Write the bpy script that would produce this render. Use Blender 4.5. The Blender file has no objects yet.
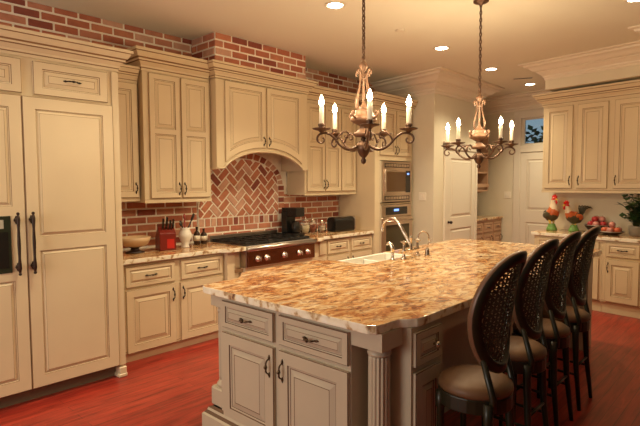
import bpy, math, random
from mathutils import Vector, Matrix
random.seed(7)
C = bpy.context.scene.collection
R = math.radians
PI = math.pi

# ------------------------------------------------------------ camera
cam_d = bpy.data.cameras.new('camera'); cam = bpy.data.objects.new('camera', cam_d); C.objects.link(cam)
def _cam():
    pitch, roll, yaw = .0582, -.0046, .749
    rx = Matrix(((1, 0, 0), (0, math.cos(pitch), -math.sin(pitch)), (0, math.sin(pitch), math.cos(pitch))))
    rz = Matrix(((math.cos(roll), -math.sin(roll), 0), (math.sin(roll), math.cos(roll), 0), (0, 0, 1)))
    RR = rz @ rx
    d = lambda a: RR @ Vector((math.sin(a), 0, math.cos(a)))
    ex, ey, ez = d(yaw), d(yaw - PI/2), RR @ Vector((0, -1, 0))
    B = Matrix((ex, ey, ez))
    r, u, b = B.col[0], -B.col[1], -B.col[2]
    m = Matrix((r, u, b)).transposed().to_4x4()
    m.translation = (0, 0, 1.57)
    return m
cam.matrix_world = _cam()
cam_d.sensor_width = 36; cam_d.lens = 497.5/640*36; cam_d.clip_start = .05
S = bpy.context.scene
S.camera = cam
# ------------------------------------------------------------ world, exposure
w = bpy.data.worlds.new('world'); S.world = w; w.use_nodes = True
w.node_tree.nodes['Background'].inputs[0].default_value = (.13, .19, .23, 1)
w.node_tree.nodes['Background'].inputs[1].default_value = .8
S.view_settings.view_transform = 'Standard'; S.view_settings.look = 'None'
S.view_settings.gamma = 1; S.view_settings.use_curve_mapping = False
S.view_settings.exposure = 1.0
WARM = (1.0, .86, .57)
CAN_POWER = 88; CANDLE_POWER = 3.6
def area(name, loc, rot, sx, sy, power, col):
    l = bpy.data.lights.new(name, 'AREA'); l.shape = 'RECTANGLE'; l.size = sx; l.size_y = sy
    l.energy = power; l.color = col
    o = bpy.data.objects.new(name, l); C.objects.link(o); o.location = loc; o.rotation_euler = rot
    return o
# daylight through the windows behind the camera
area('window_light', (-2.38, 2.6, 1.55), (0, R(-90), 0), 1.5, 1.7, 34, (1.0, .93, .82))
#area('breakfast_window_light', (-.6, -2.88, 1.6), (R(90), 0, 0), 2.6, 1.5, 5, (1.0, .88, .74))

# ------------------------------------------------------------ materials
def mat(name, col, rough=.5, metal=0, var=0, vscale=8, bump=0, bscale=60, spec=None, coat=0, trans=0, emit=None, estr=0, alpha=None, ior=1.45):
    m = bpy.data.materials.new(name); m.use_nodes = True
    n = m.node_tree.nodes; L = m.node_tree.links; p = n['Principled BSDF']
    p.inputs['Base Color'].default_value = (*col, 1); p.inputs['Roughness'].default_value = rough
    p.inputs['Metallic'].default_value = metal; p.inputs['IOR'].default_value = ior
    if coat: p.inputs['Coat Weight'].default_value = coat; p.inputs['Coat Roughness'].default_value = .1
    if trans: p.inputs['Transmission Weight'].default_value = trans
    if spec is not None: p.inputs['Specular IOR Level'].default_value = spec
    if emit: p.inputs['Emission Color'].default_value = (*emit, 1); p.inputs['Emission Strength'].default_value = estr
    tc = n.new('ShaderNodeTexCoord')
    if var:
        nz = n.new('ShaderNodeTexNoise'); nz.inputs['Scale'].default_value = vscale; nz.inputs['Detail'].default_value = 4
        L.new(tc.outputs['Object'], nz.inputs['Vector'])
        mx = n.new('ShaderNodeMix'); mx.data_type = 'RGBA'
        mx.inputs[6].default_value = (*[c*(1-var) for c in col], 1); mx.inputs[7].default_value = (*[min(1, c*(1+var)) for c in col], 1)
        L.new(nz.outputs['Fac'], mx.inputs[0]); L.new(mx.outputs[2], p.inputs['Base Color'])
    if bump:
        nb = n.new('ShaderNodeTexNoise'); nb.inputs['Scale'].default_value = bscale; nb.inputs['Detail'].default_value = 3
        L.new(tc.outputs['Object'], nb.inputs['Vector'])
        bp = n.new('ShaderNodeBump'); bp.inputs['Strength'].default_value = bump; bp.inputs['Distance'].default_value = .01
        L.new(nb.outputs['Fac'], bp.inputs['Height']); L.new(bp.outputs['Normal'], p.inputs['Normal'])
    return m
def ramp(n, stops):
    r = n.new('ShaderNodeValToRGB'); e = r.color_ramp.elements
    while len(e) < len(stops): e.new(.5)
    for k, (p, c) in enumerate(stops): e[k].position = p; e[k].color = (*c, 1)
    return r
CREAM = mat('cream_paint', (.69, .56, .365), .38, var=.07, vscale=3)
GLAZE = mat('brown_glaze', (.27, .15, .07), .5)
TAUPE = mat('taupe_paint', (.50, .425, .31), .38, var=.07, vscale=4)
TGLAZE = mat('dark_glaze', (.13, .07, .04), .5)
RUSTP = mat('amber_paint', (.50, .30, .18), .45, var=.1)
WHITE = mat('trim_white', (.74, .66, .53), .4)
WALLM = mat('beige_wall', (.72, .64, .48), .7, var=.03, bump=.05, bscale=120)
CEILM = mat('ceiling_paint', (.80, .74, .60), .85, var=.03, vscale=1)
BRICKS = [mat('brick_%s' % k, c, .85, var=.28, vscale=14, bump=.35, bscale=45) for k, c in
          (('red', (.46, .15, .085)), ('rust', (.54, .22, .135)), ('dark', (.28, .075, .05)), ('pink', (.64, .36, .25)), ('orange', (.55, .21, .115)))]
MORTAR = mat('mortar', (.90, .80, .67), .9, var=.12, vscale=20, bump=.4, bscale=70)
BRONZE = mat('dark_bronze', (.035, .018, .012), .5, .4)
STEEL = mat('brushed_steel', (.62, .56, .50), .28, 1, var=.05, vscale=3)
NICKEL = mat('brushed_nickel', (.72, .64, .55), .2, 1)
BLACK = mat('black_plastic', (.012, .011, .010), .25)
BGLASS = mat('black_glass', (.02, .017, .014), .06, spec=.6)
IRONM = mat('cast_iron', (.02, .018, .016), .5, .3)
CERAM = mat('white_ceramic', (.85, .80, .70), .12)
ENAM = mat('white_enamel', (.86, .82, .74), .15)
def glass_mat(name, col, rough=.02):
    m = mat(name, col, rough, trans=1, ior=1.45); return m
GLASS = glass_mat('clear_glass', (.97, .98, .97))
# granite
def granite(name='granite'):
    m = bpy.data.materials.new(name); m.use_nodes = True
    n = m.node_tree.nodes; L = m.node_tree.links; p = n['Principled BSDF']
    tc = n.new('ShaderNodeTexCoord')
    mp = n.new('ShaderNodeMapping'); mp.inputs['Scale'].default_value = (1, 1.9, 1); mp.inputs['Rotation'].default_value = (0, 0, R(48))
    L.new(tc.outputs['Object'], mp.inputs['Vector'])
    def noise(s, d=6, dist=0., rough=.6):
        z = n.new('ShaderNodeTexNoise'); z.inputs['Scale'].default_value = s; z.inputs['Detail'].default_value = d
        z.inputs['Distortion'].default_value = dist; z.inputs['Roughness'].default_value = rough
        L.new(mp.outputs['Vector'], z.inputs['Vector']); return z
    a = noise(4.6, 9, 1.3, .70)
    r1 = ramp(n, [(.30, (.12, .035, .015)), (.39, (.36, .12, .04)), (.46, (.56, .29, .11)), (.53, (.67, .45, .23)), (.65, (.78, .65, .45))])
    L.new(a.outputs['Fac'], r1.inputs[0])
    b = noise(1.9, 7, 2.6, .68)
    r2 = ramp(n, [(.42, (0, 0, 0)), (.475, (1, 1, 1)), (.51, (1, 1, 1)), (.55, (0, 0, 0))])
    L.new(b.outputs['Fac'], r2.inputs[0])
    g = noise(9, 6, .8, .7)
    r3 = ramp(n, [(.42, (0, 0, 0)), (.60, (1, 1, 1))]); L.new(g.outputs['Fac'], r3.inputs[0])
    mul = n.new('ShaderNodeMath'); mul.operation = 'MULTIPLY'
    L.new(r2.outputs[0], mul.inputs[0]); L.new(r3.outputs[0], mul.inputs[1])
    mx = n.new('ShaderNodeMix'); mx.data_type = 'RGBA'; mx.inputs[7].default_value = (.20, .05, .02, 1)
    L.new(r1.outputs[0], mx.inputs[6]); L.new(mul.outputs[0], mx.inputs[0])
    c = noise(60, 3, 0, .5); r4 = ramp(n, [(.66, (0, 0, 0)), (.74, (.6, .6, .6))]); L.new(c.outputs['Fac'], r4.inputs[0])
    mx2 = n.new('ShaderNodeMix'); mx2.data_type = 'RGBA'; mx2.inputs[7].default_value = (.16, .07, .04, 1)
    L.new(mx.outputs[2], mx2.inputs[6]); L.new(r4.outputs[0], mx2.inputs[0])
    L.new(mx2.outputs[2], p.inputs['Base Color'])
    p.inputs['Roughness'].default_value = .13; p.inputs['Specular IOR Level'].default_value = .55
    return m
GRAN = granite()
def edge_mat():
    m = bpy.data.materials.new('chiselled_granite_edge'); m.use_nodes = True
    n = m.node_tree.nodes; L = m.node_tree.links; p = n['Principled BSDF']
    tc = n.new('ShaderNodeTexCoord'); z = n.new('ShaderNodeTexNoise'); z.inputs['Scale'].default_value = 16; z.inputs['Detail'].default_value = 5
    L.new(tc.outputs['Object'], z.inputs['Vector'])
    r = ramp(n, [(.30, (.14, .05, .03)), (.40, (.55, .38, .20)), (.47, (.82, .74, .56)), (.75, (.92, .88, .76))])
    L.new(z.outputs['Fac'], r.inputs[0]); L.new(r.outputs[0], p.inputs['Base Color']); p.inputs['Roughness'].default_value = .3
    bp = n.new('ShaderNodeBump'); bp.inputs['Strength'].default_value = .6; bp.inputs['Distance'].default_value = .01
    L.new(z.outputs['Fac'], bp.inputs['Height']); L.new(bp.outputs['Normal'], p.inputs['Normal'])
    return m
GEDGE = edge_mat()
def floor_mat():
    m = bpy.data.materials.new('cherry_floor'); m.use_nodes = True
    n = m.node_tree.nodes; L = m.node_tree.links; p = n['Principled BSDF']
    tc = n.new('ShaderNodeTexCoord')
    br = n.new('ShaderNodeTexBrick'); br.inputs['Scale'].default_value = 1; br.inputs['Brick Width'].default_value = 1.3; br.inputs['Row Height'].default_value = .083
    br.inputs['Mortar Size'].default_value = .0015; br.inputs['Color1'].default_value = (.30, .026, .016, 1); br.inputs['Color2'].default_value = (.40, .045, .025, 1)
    br.inputs['Mortar'].default_value = (.09, .015, .01, 1); br.offset = .37
    L.new(tc.outputs['Object'], br.inputs['Vector'])
    mp = n.new('ShaderNodeMapping'); mp.inputs['Scale'].default_value = (1.3, 14, 1); L.new(tc.outputs['Object'], mp.inputs['Vector'])
    z = n.new('ShaderNodeTexNoise'); z.inputs['Scale'].default_value = 2.2; z.inputs['Detail'].default_value = 6; z.inputs['Distortion'].default_value = .8
    L.new(mp.outputs['Vector'], z.inputs['Vector'])
    r = ramp(n, [(.3, (.55, .5, .5)), (.7, (1.15, 1.1, 1.1))]); L.new(z.outputs['Fac'], r.inputs[0])
    mx = n.new('ShaderNodeMix'); mx.data_type = 'RGBA'; mx.blend_type = 'MULTIPLY'; mx.inputs[0].default_value = 1
    L.new(br.outputs['Color'], mx.inputs[6]); L.new(r.outputs[0], mx.inputs[7]); L.new(mx.outputs[2], p.inputs['Base Color'])
    p.inputs['Roughness'].default_value = .32
    return m
FLOORM = floor_mat()

# ------------------------------------------------------------ mesh helpers
class MB:
    def __init__(s): s.v = []; s.f = []; s.mi = []; s.sm = []
    def add(s, vs, fs, mi=0, smooth=False, M=None):
        b = len(s.v)
        s.v += [tuple(M @ Vector(v)) if M else tuple(v) for v in vs]
        for k, f in enumerate(fs):
            s.f.append([b+i for i in f]); s.mi.append(mi[k] if isinstance(mi, list) else mi); s.sm.append(smooth)
        return s
    def box(s, x0, y0, z0, x1, y1, z1, mi=0, M=None):
        vs = [(x, y, z) for z in (z0, z1) for y in (y0, y1) for x in (x0, x1)]
        return s.add(vs, [(0, 2, 3, 1), (4, 5, 7, 6), (0, 1, 5, 4), (2, 6, 7, 3), (0, 4, 6, 2), (1, 3, 7, 5)], mi, M=M)
    def bbox(s, x0, y0, z0, x1, y1, z1, b=.004, mi=0, M=None):   # box with chamfered edges in every direction
        xs = (x0, x0+b, x1-b, x1); ys = (y0, y0+b, y1-b, y1); zs = (z0, z0+b, z1-b, z1)
        vs = []; ix = {}
        for i in range(4):
            for j in range(4):
                for k in range(4):
                    if sum(a in (0, 3) for a in (i, j, k)) == 1: ix[(i, j, k)] = len(vs); vs.append((xs[i], ys[j], zs[k]))
        fs = []
        g = lambda *t: ix[t]
        for a in (0, 3):
            q = [g(a, 1, 1), g(a, 2, 1), g(a, 2, 2), g(a, 1, 2)]; fs.append(q if a else q[::-1])
            q = [g(1, a, 1), g(1, a, 2), g(2, a, 2), g(2, a, 1)]; fs.append(q if a else q[::-1])
            q = [g(1, 1, a), g(2, 1, a), g(2, 2, a), g(1, 2, a)]; fs.append(q if a else q[::-1])
        n = lambda a: 1 if a == 0 else 2
        for a in (0, 3):
            for c in (0, 3):
                fs.append([g(a, n(c), 1), g(n(a), c, 1), g(n(a), c, 2), g(a, n(c), 2)])
                fs.append([g(a, 1, n(c)), g(a, 2, n(c)), g(n(a), 2, c), g(n(a), 1, c)])
                fs.append([g(1, a, n(c)), g(2, a, n(c)), g(2, n(a), c), g(1, n(a), c)])
                for e in (0, 3): fs.append([g(a, n(c), n(e)), g(n(a), c, n(e)), g(n(a), n(c), e)])
        return s.add(vs, fs, mi, M=M)
    def prism(s, poly, a0, a1, axis='z', mi=0, M=None, smi=None):
        n = len(poly)
        def P(p, a): return {'z': (p[0], p[1], a), 'y': (p[0], a, p[1]), 'x': (a, p[0], p[1])}[axis]
        vs = [P(p, a0) for p in poly]+[P(p, a1) for p in poly]
        fs = [list(range(n))[::-1], list(range(n, 2*n))]+[[i, (i+1) % n, n+(i+1) % n, n+i] for i in range(n)]
        return s.add(vs, fs, [mi, mi]+[mi if smi is None else smi]*n, M=M)
    def lathe(s, prof, cx=0, cy=0, z0=0, n=20, mi=0, M=None, flute=0, nf=0, sx=1, sy=1, smooth=True):
        vs = []; fs = []
        for (r, z) in prof:
            for k in range(n):
                a = 2*PI*k/n; rr = r*(1-flute*(.5+.5*math.cos(a*nf))) if flute else r
                vs.append((cx+rr*math.cos(a)*sx, cy+rr*math.sin(a)*sy, z0+z))
        for i in range(len(prof)-1):
            for k in range(n):
                fs.append([i*n+k, i*n+(k+1) % n, (i+1)*n+(k+1) % n, (i+1)*n+k])
        fs.append(list(range(n))[::-1]); fs.append([(len(prof)-1)*n+k for k in range(n)])
        return s.add(vs, fs, mi, smooth, M)
    def tube(s, pts, r, n=8, mi=0, M=None, closed=False, flat=1.0):
        pts = [Vector(p) for p in pts]; N = len(pts); rs = r if isinstance(r, (list, tuple)) else [r]*N
        vs = []; fs = []; up = None
        for i, p in enumerate(pts):
            t = (pts[(i+1) % N]-pts[(i-1) % N]) if closed else (pts[min(i+1, N-1)]-pts[max(i-1, 0)])
            if t.length < 1e-9: t = Vector((0, 0, 1))
            t.normalize()
            if up is None: up = t.orthogonal().normalized()
            u = (up-t*up.dot(t))
            u = u.normalized() if u.length > 1e-6 else t.orthogonal().normalized()
            up = u; v = t.cross(u)
            for k in range(n):
                a = 2*PI*k/n; vs.append(p+(u*math.cos(a)+v*math.sin(a)*flat)*rs[i])
        for i in range(N if closed else N-1):
            j = (i+1) % N
            for k in range(n): fs.append([i*n+k, i*n+(k+1) % n, j*n+(k+1) % n, j*n+k])
        if not closed: fs.append(list(range(n))[::-1]); fs.append([(N-1)*n+k for k in range(n)])
        return s.add(vs, fs, mi, True, M)
    def ball(s, c, r, n=12, mi=0, M=None, sc=(1, 1, 1)):
        prof = [(max(.0005, math.sin(PI*i/8))*r, -math.cos(PI*i/8)*r*sc[2]) for i in range(9)]
        return s.lathe(prof, c[0], c[1], c[2], n, mi, M, sx=sc[0], sy=sc[1])
    def sweep(s, prof, path, side=1, mi=0, M=None, mis=None, cap=True):
        # prof (out, z); path xy points; out is to the right of travel when side = 1
        n = len(prof); vs = []; fs = []; m = []; N = len(path)
        P = [Vector(p) for p in path]
        def nrm(a, b): d = (b-a).normalized(); return Vector((d.y, -d.x))*side
        for i in range(N):
            if i == 0: o = nrm(P[0], P[1])
            elif i == N-1: o = nrm(P[-2], P[-1])
            else:
                a, b = nrm(P[i-1], P[i]), nrm(P[i], P[i+1]); o = (a+b).normalized(); o = o/max(.3, o.dot(a))
            for (d, z) in prof: q = P[i]+o*d; vs.append((q.x, q.y, z))
        for i in range(N-1):
            for k in range(n-1):
                fs.append([i*n+k, (i+1)*n+k, (i+1)*n+k+1, i*n+k+1]); m.append(mis[k] if mis else mi)
        if cap:
            fs.append(list(range(n))); m.append(mi); fs.append([(N-1)*n+k for k in range(n)][::-1]); m.append(mi)
        return s.add(vs, fs, m, False, M)
    def build(s, name, mats, parent=None, bevel=0):
        me = bpy.data.meshes.new(name); me.from_pydata(s.v, [], s.f)
        if not isinstance(mats, (list, tuple)): mats = [mats]
        for q in mats: me.materials.append(q)
        for p, a, b in zip(me.polygons, s.mi, s.sm): p.material_index = a; p.use_smooth = b
        me.update()
        import bmesh
        bm = bmesh.new(); bm.from_mesh(me); bmesh.ops.recalc_face_normals(bm, faces=bm.faces); bm.to_mesh(me); bm.free()
        o = bpy.data.objects.new(name, me); C.objects.link(o)
        if parent: o.parent = parent
        if bevel:
            b = o.modifiers.new('bevel', 'BEVEL'); b.width = bevel; b.segments = 2; b.limit_method = 'ANGLE'
        return o
def spl(pts, rs=None, k=4):
    P = [Vector(p) for p in pts]; out = []; ro = []; n = len(P)
    for i in range(n-1):
        a, b, c, d = P[max(i-1, 0)], P[i], P[i+1], P[min(i+2, n-1)]
        for q in range(k):
            t = q/k; out.append(.5*((2*b)+(c-a)*t+(2*a-5*b+4*c-d)*t*t+(3*b-a-3*c+d)*t**3))
            if rs: ro.append(rs[i]*(1-t)+rs[i+1]*t)
    out.append(P[-1])
    if rs: ro.append(rs[-1])
    return (out, ro) if rs else out
def thing(name, label, cat, loc=(0, 0, 0), rz=0, group=None):
    o = bpy.data.objects.new(name, None); C.objects.link(o); o.location = loc; o.rotation_euler = (0, 0, rz)
    o['label'] = label; o['category'] = cat
    if group: o['group'] = group
    return o
def tag(o, label, cat, group=None, loc=None, rz=None):
    o['label'] = label; o['category'] = cat
    if group: o['group'] = group
    if loc: o.location = loc
    if rz is not None: o.rotation_euler = (0, 0, rz)
    return o
def struct(o): o['kind'] = 'structure'; return o
def dup(o, loc, rz=None, label=None, parent=None):
    c = o.copy(); C.objects.link(c)
    if loc is not None: c.location = loc
    if rz is not None: c.rotation_euler = (0, 0, rz)
    if label: c['label'] = label
    if parent: c.parent = parent
    for ch in list(o.children):
        k = ch.copy(); C.objects.link(k); k.parent = c
        for g in list(ch.children):
            h = g.copy(); C.objects.link(h); h.parent = k
    return c
def T(x=0, y=0, z=0, rz=0): return Matrix.Translation((x, y, z)) @ Matrix.Rotation(rz, 4, 'Z')

# ------------------------------------------------------------ directions of the far walls
AA = R(8.0)
U4 = Vector((-math.sin(AA), -math.cos(AA))); N4 = Vector((math.cos(AA), -math.sin(AA)))   # along wall (to the right) / into the wall
RZ4 = -PI/2-AA
CZ = 3.14
YW = 4.78
W1c = Vector((6.445, 3.73)); W1t = W1c-U4*1.16
# ------------------------------------------------------------ shell
struct(MB().box(-2.5, -5, -.1, 11, YW+.1, 0).build('floor', FLOORM))
struct(MB().box(-2.5, -5, CZ, 11, YW+.1, CZ+.1).build('ceiling', CEILM))
def brick_rows(mb, x0, x1, z0, z1, y, front=.006, L=.196, H=.060, g=.018, face='y', seed=0, off=0):
    rnd = random.Random(seed); row = 0; z = z0+g/2+off
    while z < z1-.01:
        x = x0-(0 if row % 2 else (L+g)/2)
        while x < x1:
            a, b = max(x+g/2, x0), min(x+L+g/2, x1); t = min(z+H, z1)
            if b-a > .02 and t-z > .01:
                m = rnd.choices(range(1, 6), (4, 3, 2, 2, 3))[0]; j = rnd.uniform(-.002, .002)
                if face == 'y': mb.bbox(a, y-front+j, z, b, y+.01, t, .004, m)
                else: mb.bbox(y-front+j, a, z, y+.01, b, t, .004, m)
            x += L+g
        z += H+g; row += 1
mb = MB().box(-2.5, YW, 0, 9.6, YW+.12, CZ)
brick_rows(mb, .3, 6.55, 2.46, CZ, YW, seed=3)
brick_rows(mb, 1.88, 3.12, .935, 1.44, YW, seed=4)
brick_rows(mb, 4.44, 5.54, .935, 1.44, YW, seed=5)
struct(mb.build('wall_back', [MORTAR]+BRICKS))
# brick chase above the hood
mb = MB().box(3.09, 4.335, 2.80, 4.41, YW-.013, CZ-.001)
brick_rows(mb, 3.085, 4.415, 2.835, CZ-.001, 4.335, seed=9, off=-.003)
brick_rows(mb, 4.345, YW-.014, 2.835, CZ-.001, 3.09, seed=10, face='x', off=-.003)
brick_rows(mb, 4.345, YW-.014, 2.835, CZ-.001, 4.415, seed=11, face='x', off=-.003)
struct(mb.build('wall_chimney', [MORTAR]+BRICKS))
# pantry block
struct(MB().prism([tuple(W1t), tuple(W1c), (7.86, 3.73), (7.86, YW)], 0, CZ).build('wall_pantry', WALLM))
# wall with transom door
P3 = Vector((9.2, 4.09)); W3 = lambda u, d=0: P3+U4*u+N4*d
def quadw(mb, u0, u1, z0, z1, d0=0, d1=.12, mi=0, F=W3):
    mb.prism([tuple(F(u0, d0)), tuple(F(u1, d0)), tuple(F(u1, d1)), tuple(F(u0, d1))], z0, z1, mi=mi)
mb = MB(); quadw(mb, -.68, .60, 0, CZ); quadw(mb, 1.36, 7.1, 0, CZ); quadw(mb, .60, 1.36, 0, 2.24); quadw(mb, .60, 1.36, 2.74, CZ)
struct(mb.build('wall_hall', WALLM))
# wall behind the right-hand cabinets
P4 = Vector((6.80, 2.41)); W4 = lambda u, d=0: P4+U4*u+N4*d
mb = MB(); quadw(mb, -.12, 1.52, 0, CZ, .62, .78, F=W4); struct(mb.build('wall_right', WALLM))
mb = MB(); quadw(mb, .04, 1.5, 2.80, CZ, .13, .619, F=W4); struct(mb.build('wall_soffit', WALLM))
Q = Vector((6.10, .93)); WQ = lambda u, d=0: Q+U4*u+N4*d
mb = MB(); quadw(mb, 0, 2.2, 0, CZ, 0, 1.6, F=WQ); struct(mb.build('wall_return', WALLM))
# walls behind the camera, with windows
mb = MB().box(-2.62, -5, 0, -2.5, 1.7, CZ).box(-2.62, 3.5, 0, -2.5, YW, CZ).box(-2.62, 1.7, 0, -2.5, 3.5, .75).box(-2.62, 1.7, 2.35, -2.5, 3.5, CZ)
struct(mb.build('wall_left', WALLM))
mb = MB().box(-2.5, -5.12, 0, -2.0, -5, CZ).box(.8, -5.12, 0, 11, -5, CZ).box(-2.0, -5.12, 0, .8, -5, .8).box(-2.0, -5.12, 2.4, .8, -5, CZ)
struct(mb.build('wall_front', mat('low_bounce_brown', (.06, .03, .018), .6, var=.2)))  # unseen wall; dark brown made up to cut light bounced onto the stools
mb = MB()
for (a, b, c, d) in ((1.7, .75, 1.78, 2.35), (3.42, .75, 3.5, 2.35), (1.7, .75, 3.5, .83), (1.7, 2.27, 3.5, 2.35), (2.57, .75, 2.63, 2.35)): mb.box(-2.6, a, b, -2.5, c, d)
struct(mb.build('window_1', WHITE))
mb = MB()
for (a, b, c, d) in ((-2, .8, -1.92, 2.4), (.72, .8, .8, 2.4), (-2, .8, .8, .88), (-2, 2.32, .8, 2.4), (-.63, .8, -.57, 2.4)): mb.box(a, -5.1, b, c, -5.0, d)
struct(mb.build('window_2', WHITE))

# ------------------------------------------------------------ ceiling crown mouldings
CP = [(0, CZ-.27), (.015, CZ-.27), (.015, CZ-.235), (.03, CZ-.225), (.035, CZ-.20), (.09, CZ-.155), (.105, CZ-.15), (.105, CZ-.135), (.15, CZ-.12), (.20, CZ-.075), (.25, CZ-.055), (.26, CZ-.03), (.31, CZ-.02), (.31, CZ-.001), (0, CZ-.001)]
CM = mat('crown_white', (.80, .69, .54), .45)
def crown(name, path, side=1):
    return struct(MB().sweep(CP, path, side).build(name, CM))
crown('trim_1', [(W1t.x, YW-.015), tuple(W1c), (7.86, 3.73), (7.86, YW)], side=1)
crown('trim_2', [tuple(W3(-.68, 0)), tuple(W3(5.0, 0))], side=1)
CP[:] = [(a*.8, CZ-(CZ-b)*.8) for a, b in CP]
crown('trim_3', [tuple(W4(.04, .62)), tuple(W4(.04, .13)), tuple(W4(1.5, .13))], side=1)
crown('trim_4', [tuple(WQ(0, .4)), tuple(WQ(0, 0)), tuple(WQ(2.2, 0))], side=1)

# ------------------------------------------------------------ cabinet parts (local frame: x right, y into the cabinet, z up)
def ring_open(mb, x0, z0, x1, z1, y, mg=1, k=1.0, arch=None, M=None):
    # rings of a raised panel within an opening; arch(x) gives extra bottom height
    lv = [(0, y, 0), (.004*k, y+.006, mg), (.013*k, y+.008, 0), (.017*k, y+.0095, mg), (.022*k, y+.0095, 0), (.050*k, y+.001, 0), (.054*k, y+.0015, mg)]
    nb = 14 if arch else 1
    vs = []; fs = []; mi = []
    def loop(i, yy):
        pts = [(x0+i, z1-i), (x1-i, z1-i)]
        for q in range(nb+1):
            x = x1-i-(x1-x0-2*i)*q/nb
            pts.append((x, z0+i+(arch(x) if arch else 0)))
        return [(a, yy, b) for a, b in pts]
    L = [loop(a, b) for a, b, c in lv]; n = len(L[0])
    for l in L: vs += l
    for i in range(len(L)-1):
        for q in range(n): fs.append([i*n+q, i*n+(q+1) % n, (i+1)*n+(q+1) % n, (i+1)*n+q]); mi.append(lv[i+1][2])
    c = (len(L)-1)*n
    if arch:
        for q in range(nb): # fan strips between top edge and bottom arc
            pass
        b = len(vs)
        lx0, lx1 = x0+lv[-1][0], x1-lv[-1][0]; zt = z1-lv[-1][0]
        tops = [(lx1-(lx1-lx0)*q/nb, lv[-1][1], zt) for q in range(nb+1)]; vs += tops
        for q in range(nb): fs.append([c+2+q, c+3+q, b+q+1, b+q]); mi.append(0)
    else: fs.append([c+q for q in range(n)]); mi.append(0)
    mb.add(vs, fs, mi, M=M)
def front(w, h, rails, t=.02, st=.058, k=1.0, M=None, arch=None, mb=None, stx=None):
    """door or drawer front: rails = list of (z0, z1) openings; front face at y=-t, back at y=0"""
    mb = mb or MB(); e = .004; y = -t
    sl = sr = st
    if stx: sl, sr = stx
    x0, x1 = sl, w-sr
    # sides with dark eased edge
    nb = 14 if arch else 1
    def outl(i, yy):
        pts = [(i, h-i), (w-i, h-i)]
        for q in range(nb+1):
            x = w-i-(w-2*i)*q/nb; pts.append((x, i+(arch(x) if arch else 0)))
        return [(a, yy, b) for a, b in pts]
    A, B2, C2 = outl(0, 0), outl(0, y+e), outl(e, y); n = len(A)
    vs = A+B2+C2; fs = []; mi = []
    for i in range(2):
        for q in range(n): fs.append([i*n+q, i*n+(q+1) % n, (i+1)*n+(q+1) % n, (i+1)*n+q]); mi.append(i)
    fs.append(list(range(n))); mi.append(0)
    mb.add(vs, fs, mi, M=M)
    # stiles and rails
    def q4(a, b, c, d): mb.add([(a, y, b), (c, y, b), (c, y, d), (a, y, d)], [(0, 1, 2, 3)], 0, M=M)
    if not arch:
        q4(e, e, x0, h-e); q4(x1, e, w-e, h-e); zs = [e]
        for a, b in rails: zs += [a, b]
        zs.append(h-e)
        for i in range(0, len(zs), 2): q4(x0, zs[i], x1, zs[i+1])
    else:
        a0, b0 = rails[0]
        vs = []; fs = []
        def lp(x0_, x1_, zt, zb):
            pts = [(x0_, y, zt), (x1_, y, zt)]
            for q in range(nb+1):
                x = x1_-(x1_-x0_)*q/nb; pts.append((x, y, zb+arch(x)))
            return pts
        A, B2 = lp(e, w-e, h-e, e), lp(x0, x1, b0, a0); n = len(A)
        for q in range(n): fs.append([q, (q+1) % n, n+(q+1) % n, n+q])
        mb.add(A+B2, fs, 0, M=M)
    for a, b in rails: ring_open(mb, x0, a, x1, b, y, k=k, arch=arch, M=M)
    return mb
def pull(L=.09, vertical=False, r=.005, proud=.028, knob=False):
    mb = MB(); N = 12; pts = []; rs = []
    for i in range(N+1):
        t = i/N; x = (t-.5)*L; a = math.sin(PI*t); pts.append((x, -proud*min(1, a*1.6), 0)); rs.append(r*(.8+1.1*math.exp(-((t-.5)/.10)**2)+.5*math.exp(-((t-.22)/.05)**2)+.5*math.exp(-((t-.78)/.05)**2)))
    if vertical: pts = [(0, p[1], p[0]) for p in pts]
    mb.tube(pts, rs, 6)
    for sgn in (-1, 1):
        c = (0, -.003, sgn*L/2) if vertical else (sgn*L/2, -.003, 0)
        e = (0, -.003, sgn*(L/2+.016)) if vertical else (sgn*(L/2+.016), -.003, 0)
        d = (0, -.003, sgn*(L/2-.016)) if vertical else (sgn*(L/2-.016), -.003, 0)
        mb.tube([d, c, e], [.003, .0085, .002], 6)
    if knob: mb.ball((0, -proud-.003, 0), .011, 10)
    return mb
def add_front(root, name, x, z, w, h, rails, mats, handle=None, hname='handle', hp=(0, 0), y0=0, k=1.0, st=.058, arch=None, L=.09, hm=None, knob=False, stx=None):
    o = front(w, h, rails, st=st, k=k, arch=arch, stx=stx).build(name, mats, root); o.location = (x, y0, z)
    if handle:
        hh = pull(L, handle == 'v', knob=knob).build(hname, hm or BRONZE, o); hh.location = (hp[0], -.019, hp[1])
    return o
def drawer(root, x, z, w, h, mats, L=.09, knob=False, hm=None, k=.55, y0=0):
    return add_front(root, 'drawer', x, z, w, h, [(.032, h-.032)], mats, 'h', 'pull', (w/2, h/2), y0, k, .036, L=L, knob=knob, hm=hm)
def door(root, x, z, w, h, mats, side='r', mid=None, at='top', k=1.0, y0=0, st=.058, L=.10, hm=None, hz=None, handle=True, knob=False):
    rails = [(st, h-st)] if not mid else [(st, mid-st/2), (mid+st/2, h-st)]
    hx = w-st*.45 if side == 'r' else st*.45
    hz = hz if hz is not None else (h-.10 if at == 'top' else .10)
    return add_front(root, 'door', x, z, w, h, rails, mats, 'v' if handle else None, 'handle', (hx, hz), y0, k, st, L=L, hm=hm, knob=knob)
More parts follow.
